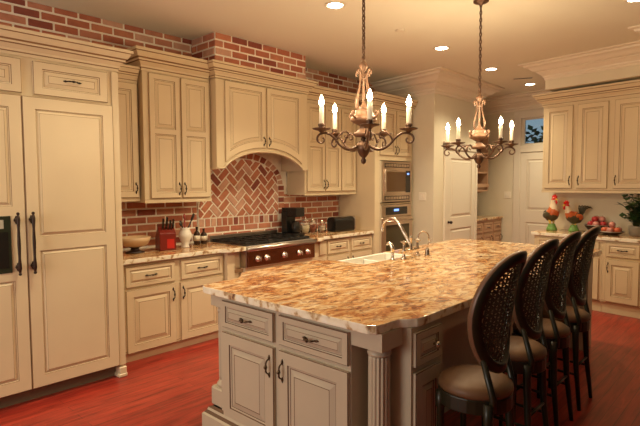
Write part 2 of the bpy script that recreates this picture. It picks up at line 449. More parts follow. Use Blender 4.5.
def carcass(root, w, d, z0, z1, mats, toe=True, toeh=.10, toed=.07, x0=0, nm='body', glz=True):
    mb = MB().box(x0, 0, z0, x0+w, d, z1)
    if toe: mb.box(x0, toed, 0.0005, x0+w, d, z0)
    if glz: mb.box(x0+.003, -.0012, z0+.003, x0+w-.003, 0, z0+.008, 1).box(x0+.003, -.0012, z0+.022, x0+w-.003, 0, z0+.026, 1)
    return mb.build(nm, mats, root)
KP = [(0, 0), (.012, 0), (.012, .022), (.02, .028), (.02, .045), (.045, .075), (.06, .08), (.06, .095), (.075, .105), (.10, .145), (.112, .15), (.112, .175), (0, .175)]
KPm = [0, 0, 1, 0, 0, 1, 0, 1, 0, 1, 0, 0]
def cab_crown(root, w, z, d, mats, h=.2, left=True, right=True, s=1.0, dl=None, dr=None, x0=0):
    prof = [(a*s, z+b*h/.175) for a, b in KP]
    path = [(x0, dl if dl else d)] if left else []
    path += [(x0, 0), (x0+w, 0)]
    if right: path.append((x0+w, dr if dr else d))
    return MB().sweep(prof, path, 1, mis=KPm).build('crown', mats, root)
CR = [CREAM, GLAZE]

# ------------------------------------------------------------ built-in refrigerator
YF = 3.93
rf = thing('refrigerator', 'tall built-in refrigerator clad in cream raised panels with two long dark handles', 'refrigerator', (.48, YF, 0))
W = 1.37   # local 0..1.37 -> world .48..1.85
mb = MB().box(0, 0, .10, W, .82, 2.50).box(0, .06, .0005, W, .82, .10)
mb.box(W-.05, -.02, .10, W, 0, 2.46)
mb.build('body', CR, rf)
MB().box(0.005, .05, .001, 1.315, .06, .10).build('toe_kick', mat('toe_dark', (.20, .15, .09), .6), rf)
MB().bbox(1.315, -.03, .0005, 1.375, .07, .085, .006).bbox(1.305, -.035, .0005, 1.378, .07, .03, .006).build('foot', CREAM, rf)
def fdoor(x, w, rails, hx):
    o = front(w, 2.09, rails, t=.03, st=.080, k=.55).build('door', CR, rf); o.location = (x, 0, .105)
    mb = MB()
    zz = 1.06
    mb.tube([(0, -.05, -.20), (0, -.05, -.17), (0, -.05, -.1), (0, -.05, 0), (0, -.05, .1), (0, -.05, .17), (0, -.05, .20)], [.008, .013, .0085, .0115, .0085, .013, .008], 10)
    for s_ in (-1, 1):
        mb.ball((0, -.05, s_*.21), .011); mb.tube([(0, 0, s_*.165), (0, -.05, s_*.165)], [.016, .008], 8)
        mb.tube([(0, -.003, s_*.165-.03), (0, -.005, s_*.165), (0, -.003, s_*.165+.03)], [.003, .013, .003], 8)
    hh = mb.build('handle', BRONZE, o); hh.location = (hx, -.03, zz)
fdoor(.675, .64, [(.085, .995), (1.095, 2.005)], .028)
fdoor(.02, .65, [(.085, .80), (1.32, 2.005)], .60-.012)
mb = MB().bbox(.05, -.036, .965, .575, -.028, 1.36, .003, 0)
mb.box(.08, -.0385, 1.0, .555, -.036, 1.25, 1).box(.10, -.0385, 1.275, .53, -.036, 1.335, 2)
mb.build('dispenser', [mat('dispenser_green_black', (.03, .035, .02), .2), BGLASS, mat('dispenser_display', (.45, .42, .33), .3)], rf)
add_front(rf, 'flap_door', .755, 2.215, .53, .235, [(.05, .185)], CR, 'h', 'pull', (.265, .12), 0, .8, .06, L=.10)
add_front(rf, 'flap_door', .06, 2.215, .62, .235, [(.05, .185)], CR, 'h', 'pull', (.31, .12), 0, .8, .06, L=.10)
cab_crown(rf, W, 2.47, .84, CR, h=.165, left=False, s=.86, dr=.45)

# ------------------------------------------------------------ wall cabinets on the brick wall
nc = thing('wall_cabinet', 'narrow recessed cream wall cabinet between refrigerator and double cabinet', 'cabinet', (1.862, 4.47, 0))
W = .435
mb = MB().box(0, 0, 1.415, W, .295, 2.56); mb.build('body', CR, nc)
add_front(nc, 'door', .10, 1.45, .325, 1.06, [(.058, 1.0)], CR, 'v', 'handle', (.29, .09), L=.08)
cab_crown(nc, W, 2.52, .29, CR, h=.14, left=False, right=False, s=.55)
dc = thing('wall_cabinet', 'tall double-door cream wall cabinet with stacked panels, left of the arched hood', 'cabinet', (2.312, 4.40, 0))
W = .742
mb = MB().box(0, 0, 1.40, W, .365, 2.66); mb.box(-.004, -.008, 1.395, W+.004, 0, 1.425, 0).box(-.002, -.004, 1.425, W, 0, 1.43, 1); mb.build('body', CR, dc)
door(dc, .055, 1.44, .325, 1.18, CR, 'r', mid=.64, hz=.09, st=.05, k=.85)
door(dc, .395, 1.44, .325, 1.18, CR, 'l', mid=.64, hz=.09, st=.05, k=.85)
cab_crown(dc, W-.02, 2.63, .36, CR, h=.19, right=False, s=.95, dl=.36)
rc = thing('wall_cabinet', 'triple-door cream wall cabinet with stacked panels, right of the arched hood', 'cabinet', (4.492, 4.44, 0))
W = 1.03
mb = MB().box(0, 0, 1.43, W, .325, 2.66).box(-.002, -.006, 1.425, W, 0, 1.45, 0).box(-.002, -.003, 1.45, W, 0, 1.455, 1); mb.build('body', CR, rc)
door(rc, .03, 1.475, .335, 1.12, CR, 'r', mid=.60, hz=.09, st=.05, k=.85)
door(rc, .375, 1.475, .315, 1.12, CR, 'l', mid=.60, hz=.09, st=.05, k=.85)
door(rc, .705, 1.475, .30, 1.12, CR, 'r', mid=.60, hz=.09, st=.05, k=.85, handle=False)
cab_crown(rc, W, 2.61, .32, CR, h=.19, left=False, right=False, s=.95)

# ------------------------------------------------------------ arched hood
hd = thing('range_hood', 'cream range hood cabinet with arched valance over the cooktop', 'hood', (3.062, 4.30, 0))
W = 1.34
def arcz(x):   # x local 0..W
    t = (x-W/2)/(W/2-.10)
    return 1.755 if abs(t) >= 1 else 1.755+.175*(1-abs(t)**2.2)**.85
xs = [W*i/40 for i in range(41)]
poly = [(0, 2.66), (0, 1.735)]+[(.095, 1.735)]+[(x, arcz(x)) for x in xs if .095 < x < W-.095]+[(W-.095, 1.735), (W, 1.735), (W, 2.66)]
mb = MB()
# front plate built as strips so that the arch stays clean
xb = [0, .095]+[.095+(W-.19)*i/32 for i in range(1, 32)]+[W-.095, W]
zb = lambda x: 1.735 if (x <= .095 or x >= W-.095) else arcz(x)
for i in range(len(xb)-1):
    a, b = xb[i], xb[i+1]; za = zb(a) if i != 1 else 1.755; zc = zb(b)
    if i == len(xb)-3: zc = 1.755
    if i in (0, len(xb)-2): za = zc = 1.735
    mb.prism([(a, za), (b, zc), (b, 2.66), (a, 2.66)], 0, .03, 'y')
mb.box(0, .03, 1.735, .03, .443, 2.66).box(W-.03, .03, 1.735, W, .443, 2.66)
mb.box(.03, .03, 1.97, W-.03, .443, 2.66)
mb.build('body', CR, hd)
mb = MB()
pth = [(0.0, -.008, 1.742), (.09, -.008, 1.742)]+[(.095+(W-.19)*i/28, -.008, arcz(.095+(W-.19)*i/28)+.006) for i in range(0, 29)]+[(W-.09, -.008, 1.742), (W, -.008, 1.742)]
mb.tube(pth, .012, 6); mb.box(-.008, -.004, 1.728, .0, .44, 1.752)
mb.build('arch_moulding', CREAM, hd)
MB().box(.12, .08, 1.955, W-.09, .42, 1.969).build('vent_insert', STEEL, hd)
dw = .555
arL = lambda x: (arcz(x+.10)-1.755)
arR = lambda x: (arcz(x+.10+dw+.02)-1.755)
def hdoor(x, ar, hx, hz):
    o = front(dw, .85, [(.075, .79)], st=.055, k=.9, arch=ar).build('door', CR, hd); o.location = (x, 0, 1.80)
    h_ = pull(.08, True).build('handle', BRONZE, o); h_.location = (hx, -.019, hz)
hdoor(.10, arL, dw-.03, .25); hdoor(.10+dw+.02, arR, .03, .25)
cab_crown(hd, W, 2.665, .46, CR, h=.15, s=.9, dl=.44, dr=.44)

# ------------------------------------------------------------ herringbone backsplash
def clip(poly, a, b, c):   # keep a*x+b*y<=c
    out = []
    for i in range(len(poly)):
        p, q = poly[i], poly[(i+1) % len(poly)]
        dp, dq = a*p[0]+b*p[1]-c, a*q[0]+b*q[1]-c
        if dp <= 0: out.append(p)
        if dp*dq < 0: t = dp/(dp-dq); out.append((p[0]+(q[0]-p[0])*t, p[1]+(q[1]-p[1])*t))
    return out
mb = MB().box(3.13, YW-.018, .934, 4.43, YW-.0135, 1.96)
ax, az, aw, ah = 3.76, 1.56, .56, .31
rnd = random.Random(5)
u = .084; cc, ss = math.cos(PI/4), math.sin(PI/4)
ell = [(math.cos(PI*k/12), math.sin(PI*k/12)) for k in range(13)]
for r_ in range(-30, 40):
    for c_ in range(-30, 60):
        k = (c_-r_) % 4
        if k == 0: cell = (c_, r_, c_+2, r_+1)
        elif k == 3: cell = (c_, r_, c_+1, r_+2)
        else: continue
        g = .115
        q = [(cell[0]+g, cell[1]+g), (cell[2]-g, cell[1]+g), (cell[2]-g, cell[3]-g), (cell[0]+g, cell[3]-g)]
        q = [((x*cc-y*ss)*u+3.45, (x*ss+y*cc)*u+1.0) for x, y in q]
        q = clip(clip(clip(q, -1, 0, -3.135), 1, 0, 4.325), 0, -1, -1.195)
        for j in range(12):   # chord half-planes of the arch
            x1_, z1_ = ax+aw*ell[j][0], az+ah*ell[j][1]; x2_, z2_ = ax+aw*ell[j+1][0], az+ah*ell[j+1][1]
            nx, nz = (z2_-z1_), -(x2_-x1_)
            if len(q) > 2: q = clip(q, nx, nz, nx*x1_+nz*z1_)
        if len(q) < 3: continue
        A_ = abs(sum(q[i][0]*q[(i+1) % len(q)][1]-q[(i+1) % len(q)][0]*q[i][1] for i in range(len(q))))/2
        if A_ < .0006: continue
        mb.prism(q, YW-.0245+rnd.uniform(-.0015, .0015), YW-.017, 'y', mi=rnd.choices(range(1, 6), (3, 4, 1, 4, 3))[0])
def soldier(pa, pb, pc, pd): mb.prism([pa, pb, pc, pd], YW-.0245+rnd.uniform(-.0015, .0015), YW-.017, 'y', mi=rnd.choices(range(1, 6), (4, 4, 2, 2, 2))[0])
x = 3.14
while x < 4.30: soldier((x, 1.095), (x+.060, 1.095), (x+.060, 1.180), (x, 1.180)); x += .0795
for z_ in [1.19+.0755*i for i in range(5)]: soldier((4.335, z_), (4.425, z_), (4.425, z_+.058), (4.335, z_+.058))
NA = 17
for k in range(NA):
    a0 = PI*(k+.13)/NA; a1 = PI*(k+.87)/NA
    soldier(*[(ax+(aw+d)*math.cos(a), az+(ah+d)*math.sin(a)) for a, d in ((a0, .012), (a0, .085), (a1, .085), (a1, .012))])
brick_rows(mb, 3.135, 4.42, .936, 1.085, YW-.017, seed=12, front=.006)
mb.build('brick_backsplash', [MORTAR]+BRICKS)
tag(bpy.data.objects['brick_backsplash'], 'red brick herringbone backsplash framed by soldier bricks under the arched hood', 'backsplash')

# ------------------------------------------------------------ base cabinets on the brick wall
YB = 4.17
bl = thing('base_cabinet', 'cream base cabinet with two drawers over two doors beside the refrigerator', 'cabinet', (1.862, YB, 0))
W = 1.168
carcass(bl, W, .59, .075, .88, CR, toeh=.075, toed=.02)
drawer(bl, .122, .668, .48, .185, CR); drawer(bl, .665, .668, .48, .185, CR)
door(bl, .122, .085, .485, .56, CR, 'r', st=.065); door(bl, .655, .085, .49, .56, CR, 'l', st=.065)
fl = thing('base_cabinet', 'slim cream pull-out cabinet with a dark recess left of the cooktop', 'cabinet', (3.034, YB, 0))
mb = MB().box(0, 0, .075, .20, .59, .88).box(0, .07, .0005, .20, .59, .075).box(.0, -.06, .075, .09, 0, .88).box(.10, -.018, .70, .19, 0, .86)
mb.box(.088, -.06, .66, .2, -.052, .69, 1); mb.build('body', CR, fl)
rb = thing('base_cabinet', 'cream base cabinet carrying the steel rangetop', 'cabinet', (3.236, 4.08, 0))
W = 1.02
carcass(rb, W, .68, .075, .694, CR)
door(rb, .03, .09, .475, .52, CR, 'r', st=.065); door(rb, .515, .09, .475, .52, CR, 'l', st=.065)
br_ = thing('base_cabinet', 'cream base cabinet with two small drawers between cooktop and ovens', 'cabinet', (4.262, YB, 0))
W = 1.275
carcass(br_, W, .59, .075, .88, CR)
MB().bbox(.02, -.05, .0755, .13, 0, .88, .005).bbox(.2, -.015, .69, .32, 0, .86, .004).build('pilaster', CREAM, br_)
drawer(br_, .345, .685, .42, .175, CR, L=.07); drawer(br_, .81, .685, .45, .175, CR, L=.07)
door(br_, .345, .085, .42, .575, CR, 'r', st=.065); door(br_, .81, .085, .45, .575, CR, 'l', st=.065)

def slab(name, poly, z0, z1, label, edge=GEDGE, bev=.006, nojit=True, cat='countertop', hole=None):
    mb = MB().prism(poly, z0, z1, 'z', 0, smi=1)
    o = mb.build(name, [GRAN, edge], bevel=bev)
    return tag(o, label, cat)
slab('countertop', [(1.862, YW-.014), (1.862, 4.125), (2.95, 4.125), (3.02, 4.07), (3.05, 4.045), (3.232, 4.045), (3.232, YW-.034), (3.10, YW-.034), (3.10, YW-.014)], .881, .925, 'granite countertop running from refrigerator to cooktop')
slab('countertop', [(4.262, YW-.034), (4.262, 4.045), (4.42, 4.045), (4.50, 4.125), (5.537, 4.125), (5.537, YW-.014), (4.45, YW-.014), (4.45, YW-.034)], .881, .925, 'granite countertop from cooktop to the oven tower')

# ------------------------------------------------------------ rangetop
rg = thing('rangetop', 'stainless steel gas rangetop with a row of five control knobs', 'cooktop', (3.236, 4.04, 0))
W = 1.02
mb = MB().bbox(0, .02, .695, W, .70, .925, .004)
mb.build('body', STEEL, rg)
MB().bbox(.008, -.005, .705, W-.008, .02, .868, .004).build('control_panel', mat('copper_tinted_steel', (.30, .14, .09), .25, 1), rg)
mb = MB().tube([(0, -.005, .895), (W, -.005, .895)], .026, 12); mb.build('bullnose', STEEL, rg)
MB().box(.02, .06, .925, W-.02, .66, .932).build('burner_pan', BLACK, rg)
for i in range(3):
    g = MB(); x0 = .03+i*.325; x1 = x0+.31
    for yy in (.07, .36, .65): g.box(x0, yy-.007, .938, x1, yy+.007, .956)
    for xx in (x0+.007, (x0+x1)/2, x1-.007): g.box(xx-.006, .07, .938, xx+.006, .65, .956)
    for yy in (.21, .50): g.lathe([(.045, 0), (.045, .012), (.03, .018)], (x0+x1)/2, yy, .932, 16).box(x0, yy-.005, .944, x1, yy+.005, .956)
    for xx in (x0+.01, x1-.01):
        for yy in (.075, .645): g.box(xx-.006, yy-.006, .932, xx+.006, yy+.006, .94)
    g.build('grate', IRONM, rg)
mb = MB().box(0, .66, .925, W, .70, .99); mb.build('back_guard', STEEL, rg)
for kx in (.14, .265, .52, .755, .885):
    M = Matrix.Translation((kx, -.005, .785)) @ Matrix.Rotation(PI/2, 4, 'X')
    k_ = MB().lathe([(.036, 0), (.036, .006), (.027, .009), (.025, .034), (.020, .038)], n=16, M=M).box(-.006, -.024, .03, .006, .024, .050, M=M)
    k_.build('knob', NICKEL, rg)

# ------------------------------------------------------------ oven tower
tw = thing('tall_cabinet', 'tall cream oven tower holding the microwave and wall oven', 'cabinet', (5.54, 4.12, 0))
W = .93
mb = MB().box(0, 0, .1, .115, .64, 2.66).box(.895, 0, .1, W, .64, 2.66).box(.115, 0, .1, .895, .64, .42).box(.115, 0, 1.275, .895, .64, 1.292).box(.115, 0, 1.90, .895, .64, 2.66)
mb.box(.115, .5, .42, .895, .64, 1.9).box(0, .06, .0005, W, .64, .1)
mb.build('body', CR, tw)
door(tw, .10, 1.97, .385, .64, CR, 'r', hz=.08, st=.055, k=.85); door(tw, .50, 1.97, .385, .64, CR, 'l', hz=.08, st=.055, k=.85)
drawer(tw, .08, .12, .80, .28, CR)
cab_crown(tw, W, 2.61, .65, CR, h=.19, right=False, s=.95, dl=.20)
mw = thing('microwave', 'built-in steel microwave with black window above the wall oven', 'microwave', (5.662, 4.12, 0))
W = .765
SD = mat('warm_steel', (.66, .53, .42), .3, 1, var=.06)
mb = MB().bbox(0, -.03, 1.31, W, 0, 1.885, .004).box(.03, 0, 1.33, W-.03, .45, 1.87); mb.build('trim_kit', SD, mw)
mb = MB().box(-.006, -.032, 1.305, .012, 0, 1.89); mb.build('side_trim', mat('bright_steel', (.8, .78, .75), .25, 1), mw)
for z_ in (1.335, 1.80):
    g = MB().box(.07, -.033, z_, W-.07, -.03, z_+.06, 0)
    for i in range(9): g.box(.085+i*.067, -.036, z_+.012, .14+i*.067, -.033, z_+.05, 1)
    g.build('vent_grille', [BLACK, SD], mw)
mb = MB().bbox(.06, -.05, 1.42, W-.06, -.03, 1.775, .004); dm = mb.build('door', SD, mw)
MB().box(.095, -.053, 1.455, W-.20, -.05, 1.74).build('window', mat('microwave_window', (.10, .05, .02), .1), dm)
MB().box(W-.195, -.053, 1.44, W-.075, -.05, 1.76).build('keypad', BGLASS, mw)
MB().box(W-.16, -.0545, 1.70, W-.11, -.053, 1.725).build('display', mat('blue_display', (.1, .2, .7), .3, emit=(.15, .3, 1), estr=1.2), mw)
ov = thing('wall_oven', 'steel wall oven with dark glass door below the microwave', 'oven', (5.662, 4.12, 0))
mb = MB().box(.03, 0, .435, W-.03, .45, 1.26).bbox(0, -.03, 1.10, W, 0, 1.268, .004); mb.build('body', SD, ov)
MB().box(-.006, -.032, .43, .012, 0, 1.27).build('side_trim', bpy.data.materials['bright_steel'], ov)
MB().box(.10, -.033, 1.125, W-.12, -.03, 1.235).build('control_panel', BGLASS, ov)
MB().box(.30, -.0345, 1.175, .42, -.033, 1.205).build('display', bpy.data.materials['blue_display'], ov)
od = MB().bbox(0, -.045, .44, W, 0, 1.09, .005).build('door', SD, ov)
MB().box(.09, -.048, .52, W-.09, -.045, .98).build('window', mat('oven_window', (.06, .045, .02), .12), od)
mb = MB().tube([(.06, -.085, 1.035), (W-.06, -.085, 1.035)], .012, 10).tube([(.09, -.04, 1.035), (.09, -.085, 1.035)], .009).tube([(W-.09, -.04, 1.035), (W-.09, -.085, 1.035)], .009)
mb.build('handle', SD, od)

# ------------------------------------------------------------ island (local frame: x -> world -y, y -> world +x)
TP = [TAUPE, TGLAZE]
XI, YL, YR_ = 1.83, 2.66, 1.27     # front plane, left and right sides
isl = thing('kitchen_island', 'large taupe kitchen island with drawers, doors and fluted corner columns', 'island', (XI, YL, 0), -PI/2)
WI = YL-YR_       # 1.39
mb = MB()
# carcass: front cabinet block with open corners for columns, then narrower body along the length with knee space on the right
mb.box(.10, .0, .10, 1.16, .47, .88)                       # front block
mb.box(.0, .17, .10, .10, 1.305, .88).box(0, 2.015, .10, .10, 3.35, .88).box(0, 1.305, .10, .225, 2.015, .69)
mb.box(.10, .47, .10, .225, 1.305, .88).box(.10, 2.015, .10, .225, 3.35, .88).box(.225, .47, .10, 1.02, 3.35, .88)                     # core
mb.box(1.16, .17, .10, WI, .47, .88)                       # right end cabinet
mb.box(.0, .0, .80, .10, .17, .88); mb.box(1.16, 0, .795, WI-.048, .17, .88)   # header blocks over columns
mb.box(1.02, .47, .79, WI-.02, 3.35, .88)                  # apron over the knee space
mb.box(1.02, 3.2, .10, WI-.02, 3.35, .79)                  # far end panel
mb.box(.0, .0, .0005, WI-.03, .47, .10).box(0, .47, .0005, 1.02, 3.35, .10)
mb.box(1.02, 3.2, .0005, WI-.02, 3.35, .10)
mb.build('body', TP, isl)
mb = MB()
pr = [(0, .0005), (.05, .0005), (.05, .09), (.04, .10), (.025, .115), (.02, .13), (0, .14)]
mb.sweep(pr, [(0, 1.0), (0, 0), (WI-.03, 0), (WI-.03, .45)], 1, mis=[0, 0, 0, 1, 0, 1]); mb.build('base_moulding', TP, isl)
# columns
for (cx, cy) in ((.048, .085), (1.265, .085)):
    n_ = 48
    c_ = MB().lathe([(.062, .265), (.066, .275), (.066, .285), (.056, .295), (.052, .31)], cx, cy, n=32)
    c_.lathe([(.052, .31), (.054, .33), (.053, .735), (.052, .75)], cx, cy, n=96, flute=.13, nf=16)
    c_.lathe([(.052, .75), (.058, .757), (.058, .765), (.052, .772), (.068, .79), (.07, .7985)], cx, cy, n=32)
    c_.build('column', TAUPE, isl)
    MB().bbox(cx-.075, cy-.078, .14, cx+.075, cy+.078, .26, .008).bbox(cx-.066, cy-.07, .26, cx+.066, cy+.07, .2655, .002).build('plinth', TAUPE, isl)
HB = mat('antique_bronze', (.10, .065, .04), .3, .9)
drawer(isl, .14, .69, .475, .165, TP, knob=True, hm=HB, L=.085, k=.6); drawer(isl, .66, .69, .495, .165, TP, knob=True, hm=HB, L=.085, k=.6)
door(isl, .14, .12, .475, .54, TP, 'r', st=.07, hm=HB, knob=True, hz=.43); door(isl, .66, .12, .495, .54, TP, 'l', st=.07, hm=HB, knob=True, hz=.43)
# right end cabinet fronts face world -y: parts with their own rotation
def side_part(o, wx, wz):
    o.parent = isl; o.rotation_euler = (0, 0, PI/2); o.location = (WI, wx-XI, wz)
kn = MB().lathe([(.006, 0), (.006, .012), (.017, .02), (.016, .03), (.004, .034)], n=14, M=Matrix.Rotation(PI/2, 4, 'X'))
sd = front(.245, .165, [(.034, .131)], st=.036, k=.55).build('drawer', TP); side_part(sd, 2.015, .69)
k1 = kn.build('knob', NICKEL, sd); k1.location = (.16, -.02, .082)
sdd = front(.245, .54, [(.07, .47)], st=.055, k=.8).build('door', TP); side_part(sdd, 2.015, .12)
k2 = dup(k1, (.215, -.02, .47)); k2.parent = sdd

# island top
SX0, SX1, SY0 = 3.14, 3.84, 2.44
top = [(1.785, 2.66), (1.80, 2.705), (1.84, 2.725), (2.10, 2.735), (2.17, 2.79), (2.24, 2.87), (2.30, 2.89), (3.02, 2.89), (3.09, 2.85), (SX0, 2.75), (SX0, SY0), (SX1, SY0), (SX1, 2.75), (5.33, 2.77), (5.38, 2.73),
       (5.38, 1.30), (5.33, 1.255), (2.10, 1.255), (2.04, 1.262), (2.00, 1.29), (1.97, 1.318), (1.93, 1.325), (1.86, 1.325), (1.81, 1.335), (1.785, 1.37)]
prof = [(0, .881), (0, .893), (.012, .899), (.012, .9), (.022, .925)]
ct = slab('countertop', top, .881, .925, 'large gold and rust granite island top with a chiselled pale edge', bev=.005)
lo = [(x+(.02 if x < 2 else 0), y+(.02 if y < 1.4 else -.02)) for x, y in top if True]

# sink
sk = thing('sink', 'white apron-front farmhouse sink set into the island', 'sink', (SX0, SY0, 0))
a, b = SX1-SX0, .302
mb = MB()
t_ = .028; e_ = .002
mb.bbox(e_, e_, .70, a-e_, t_, .922, .004).bbox(e_, b-.03, .70, a-e_, b, .922, .004).bbox(e_, t_, .70, t_, b-.03, .922, .004).bbox(a-t_, t_, .70, a-e_, b-.03, .922, .004)
mb.box(t_, t_, .70, a-t_, b-.03, .72).bbox(a/2-.012, t_, .72, a/2+.012, b-.03, .90, .004)
mb.build('basin', ENAM, sk)
for q in (.25, .75): MB().lathe([(.04, 0), (.04, .003), (.03, .004)], a*q, b/2, .72, 16).build('drain', NICKEL, sk)

# ------------------------------------------------------------ taps on the island
ZT = .9252
fc = thing('bridge_faucet', 'tall nickel bridge faucet with cross handles behind the sink', 'faucet', (3.70, 2.36, ZT), 0)
def cross(mb, x, z):
    for a in (0, PI/2):
        dx, dy = math.cos(a)*.032, math.sin(a)*.032
        mb.tube([(x-dx, -dy, z), (x, 0, z), (x+dx, dy, z)], [.006, .0045, .006], 8)
    mb.lathe([(.010, -.02), (.012, -.005), (.008, .008), (.003, .014)], x, 0, z, 10)
for x in (-.10, .10):
    g = MB().lathe([(.026, 0), (.026, .006), (.014, .014), (.012, .05), (.017, .058), (.017, .072), (.011, .08), (.011, .11), (.008, .12)], x, 0, 0, 14)
    cross(g, x, .135); g.build('valve', NICKEL, fc)
g = MB().tube([(-.10, 0, .065), (.10, 0, .065)], .010, 10).lathe([(.010, .04), (.016, .05), (.016, .08), (.011, .09), (.011, .15), (.015, .155), (.013, .17), (.010, .18)], 0, 0, 0, 14)
g.build('bridge', NICKEL, fc)
pts, rs = spl([(0, 0, .10), (0, .03, .14), (0, .065, .19), (-.01, .10, .25), (-.015, .145, .297), (-.02, .20, .312), (-.02, .25, .295), (-.02, .283, .25), (-.02, .29, .20)], [.011, .014, .014, .013, .0125, .012, .012, .013, .015])
MB().tube(pts, rs, 10).build('spout', NICKEL, fc)
fc.scale = (1.08, 1.0, 1.08)
g = thing('side_sprayer', 'short nickel side sprayer left of the bridge faucet', 'sprayer', (3.48, 2.40, ZT))
MB().lathe([(.022, 0), (.022, .006), (.013, .012), (.012, .05), (.015, .06)], n=14).build('holder', NICKEL, g)
MB().tube([(0, 0, .06), (0, 0, .10), (-.002, .01, .13), (-.008, .035, .142), (-.01, .055, .13)], [.015, .016, .018, .015, .013], 10).build('spray_head', NICKEL, g)
g = thing('filter_tap', 'slender nickel gooseneck drinking-water tap right of the bridge faucet', 'tap', (3.88, 2.40, ZT), 0)
MB().lathe([(.020, 0), (.020, .006), (.011, .014), (.010, .06), (.014, .066), (.009, .075)], n=14).build('base', NICKEL, g)
pts = [(0, 0, .07), (0, 0, .13)]+[(.035-.035*math.cos(PI*t), -.035+.035*math.cos(PI*t), .15+.065*math.sin(PI*t)) for t in [i/10 for i in range(0, 11)]]+[(.07, -.07, .13)]
MB().tube(pts, .0065, 8).build('spout', NICKEL, g)
MB().tube([(0, 0, .06), (.02, -.02, .062), (.045, -.03, .07)], [.005, .004, .006], 8).build('lever', NICKEL, g)
g = thing('soap_dispenser', 'nickel soap dispenser with slim upright spout, rightmost of the island taps', 'dispenser', (3.89, 2.31, ZT))
MB().lathe([(.022, 0), (.022, .008), (.020, .012), (.018, .055), (.014, .066), (.010, .072)], n=14).build('base', NICKEL, g)
MB().tube([(0, 0, .07), (.004, -.004, .10), (.02, -.02, .14), (.03, -.028, .15)], [.006, .005, .005, .004], 8).build('spout', NICKEL, g)

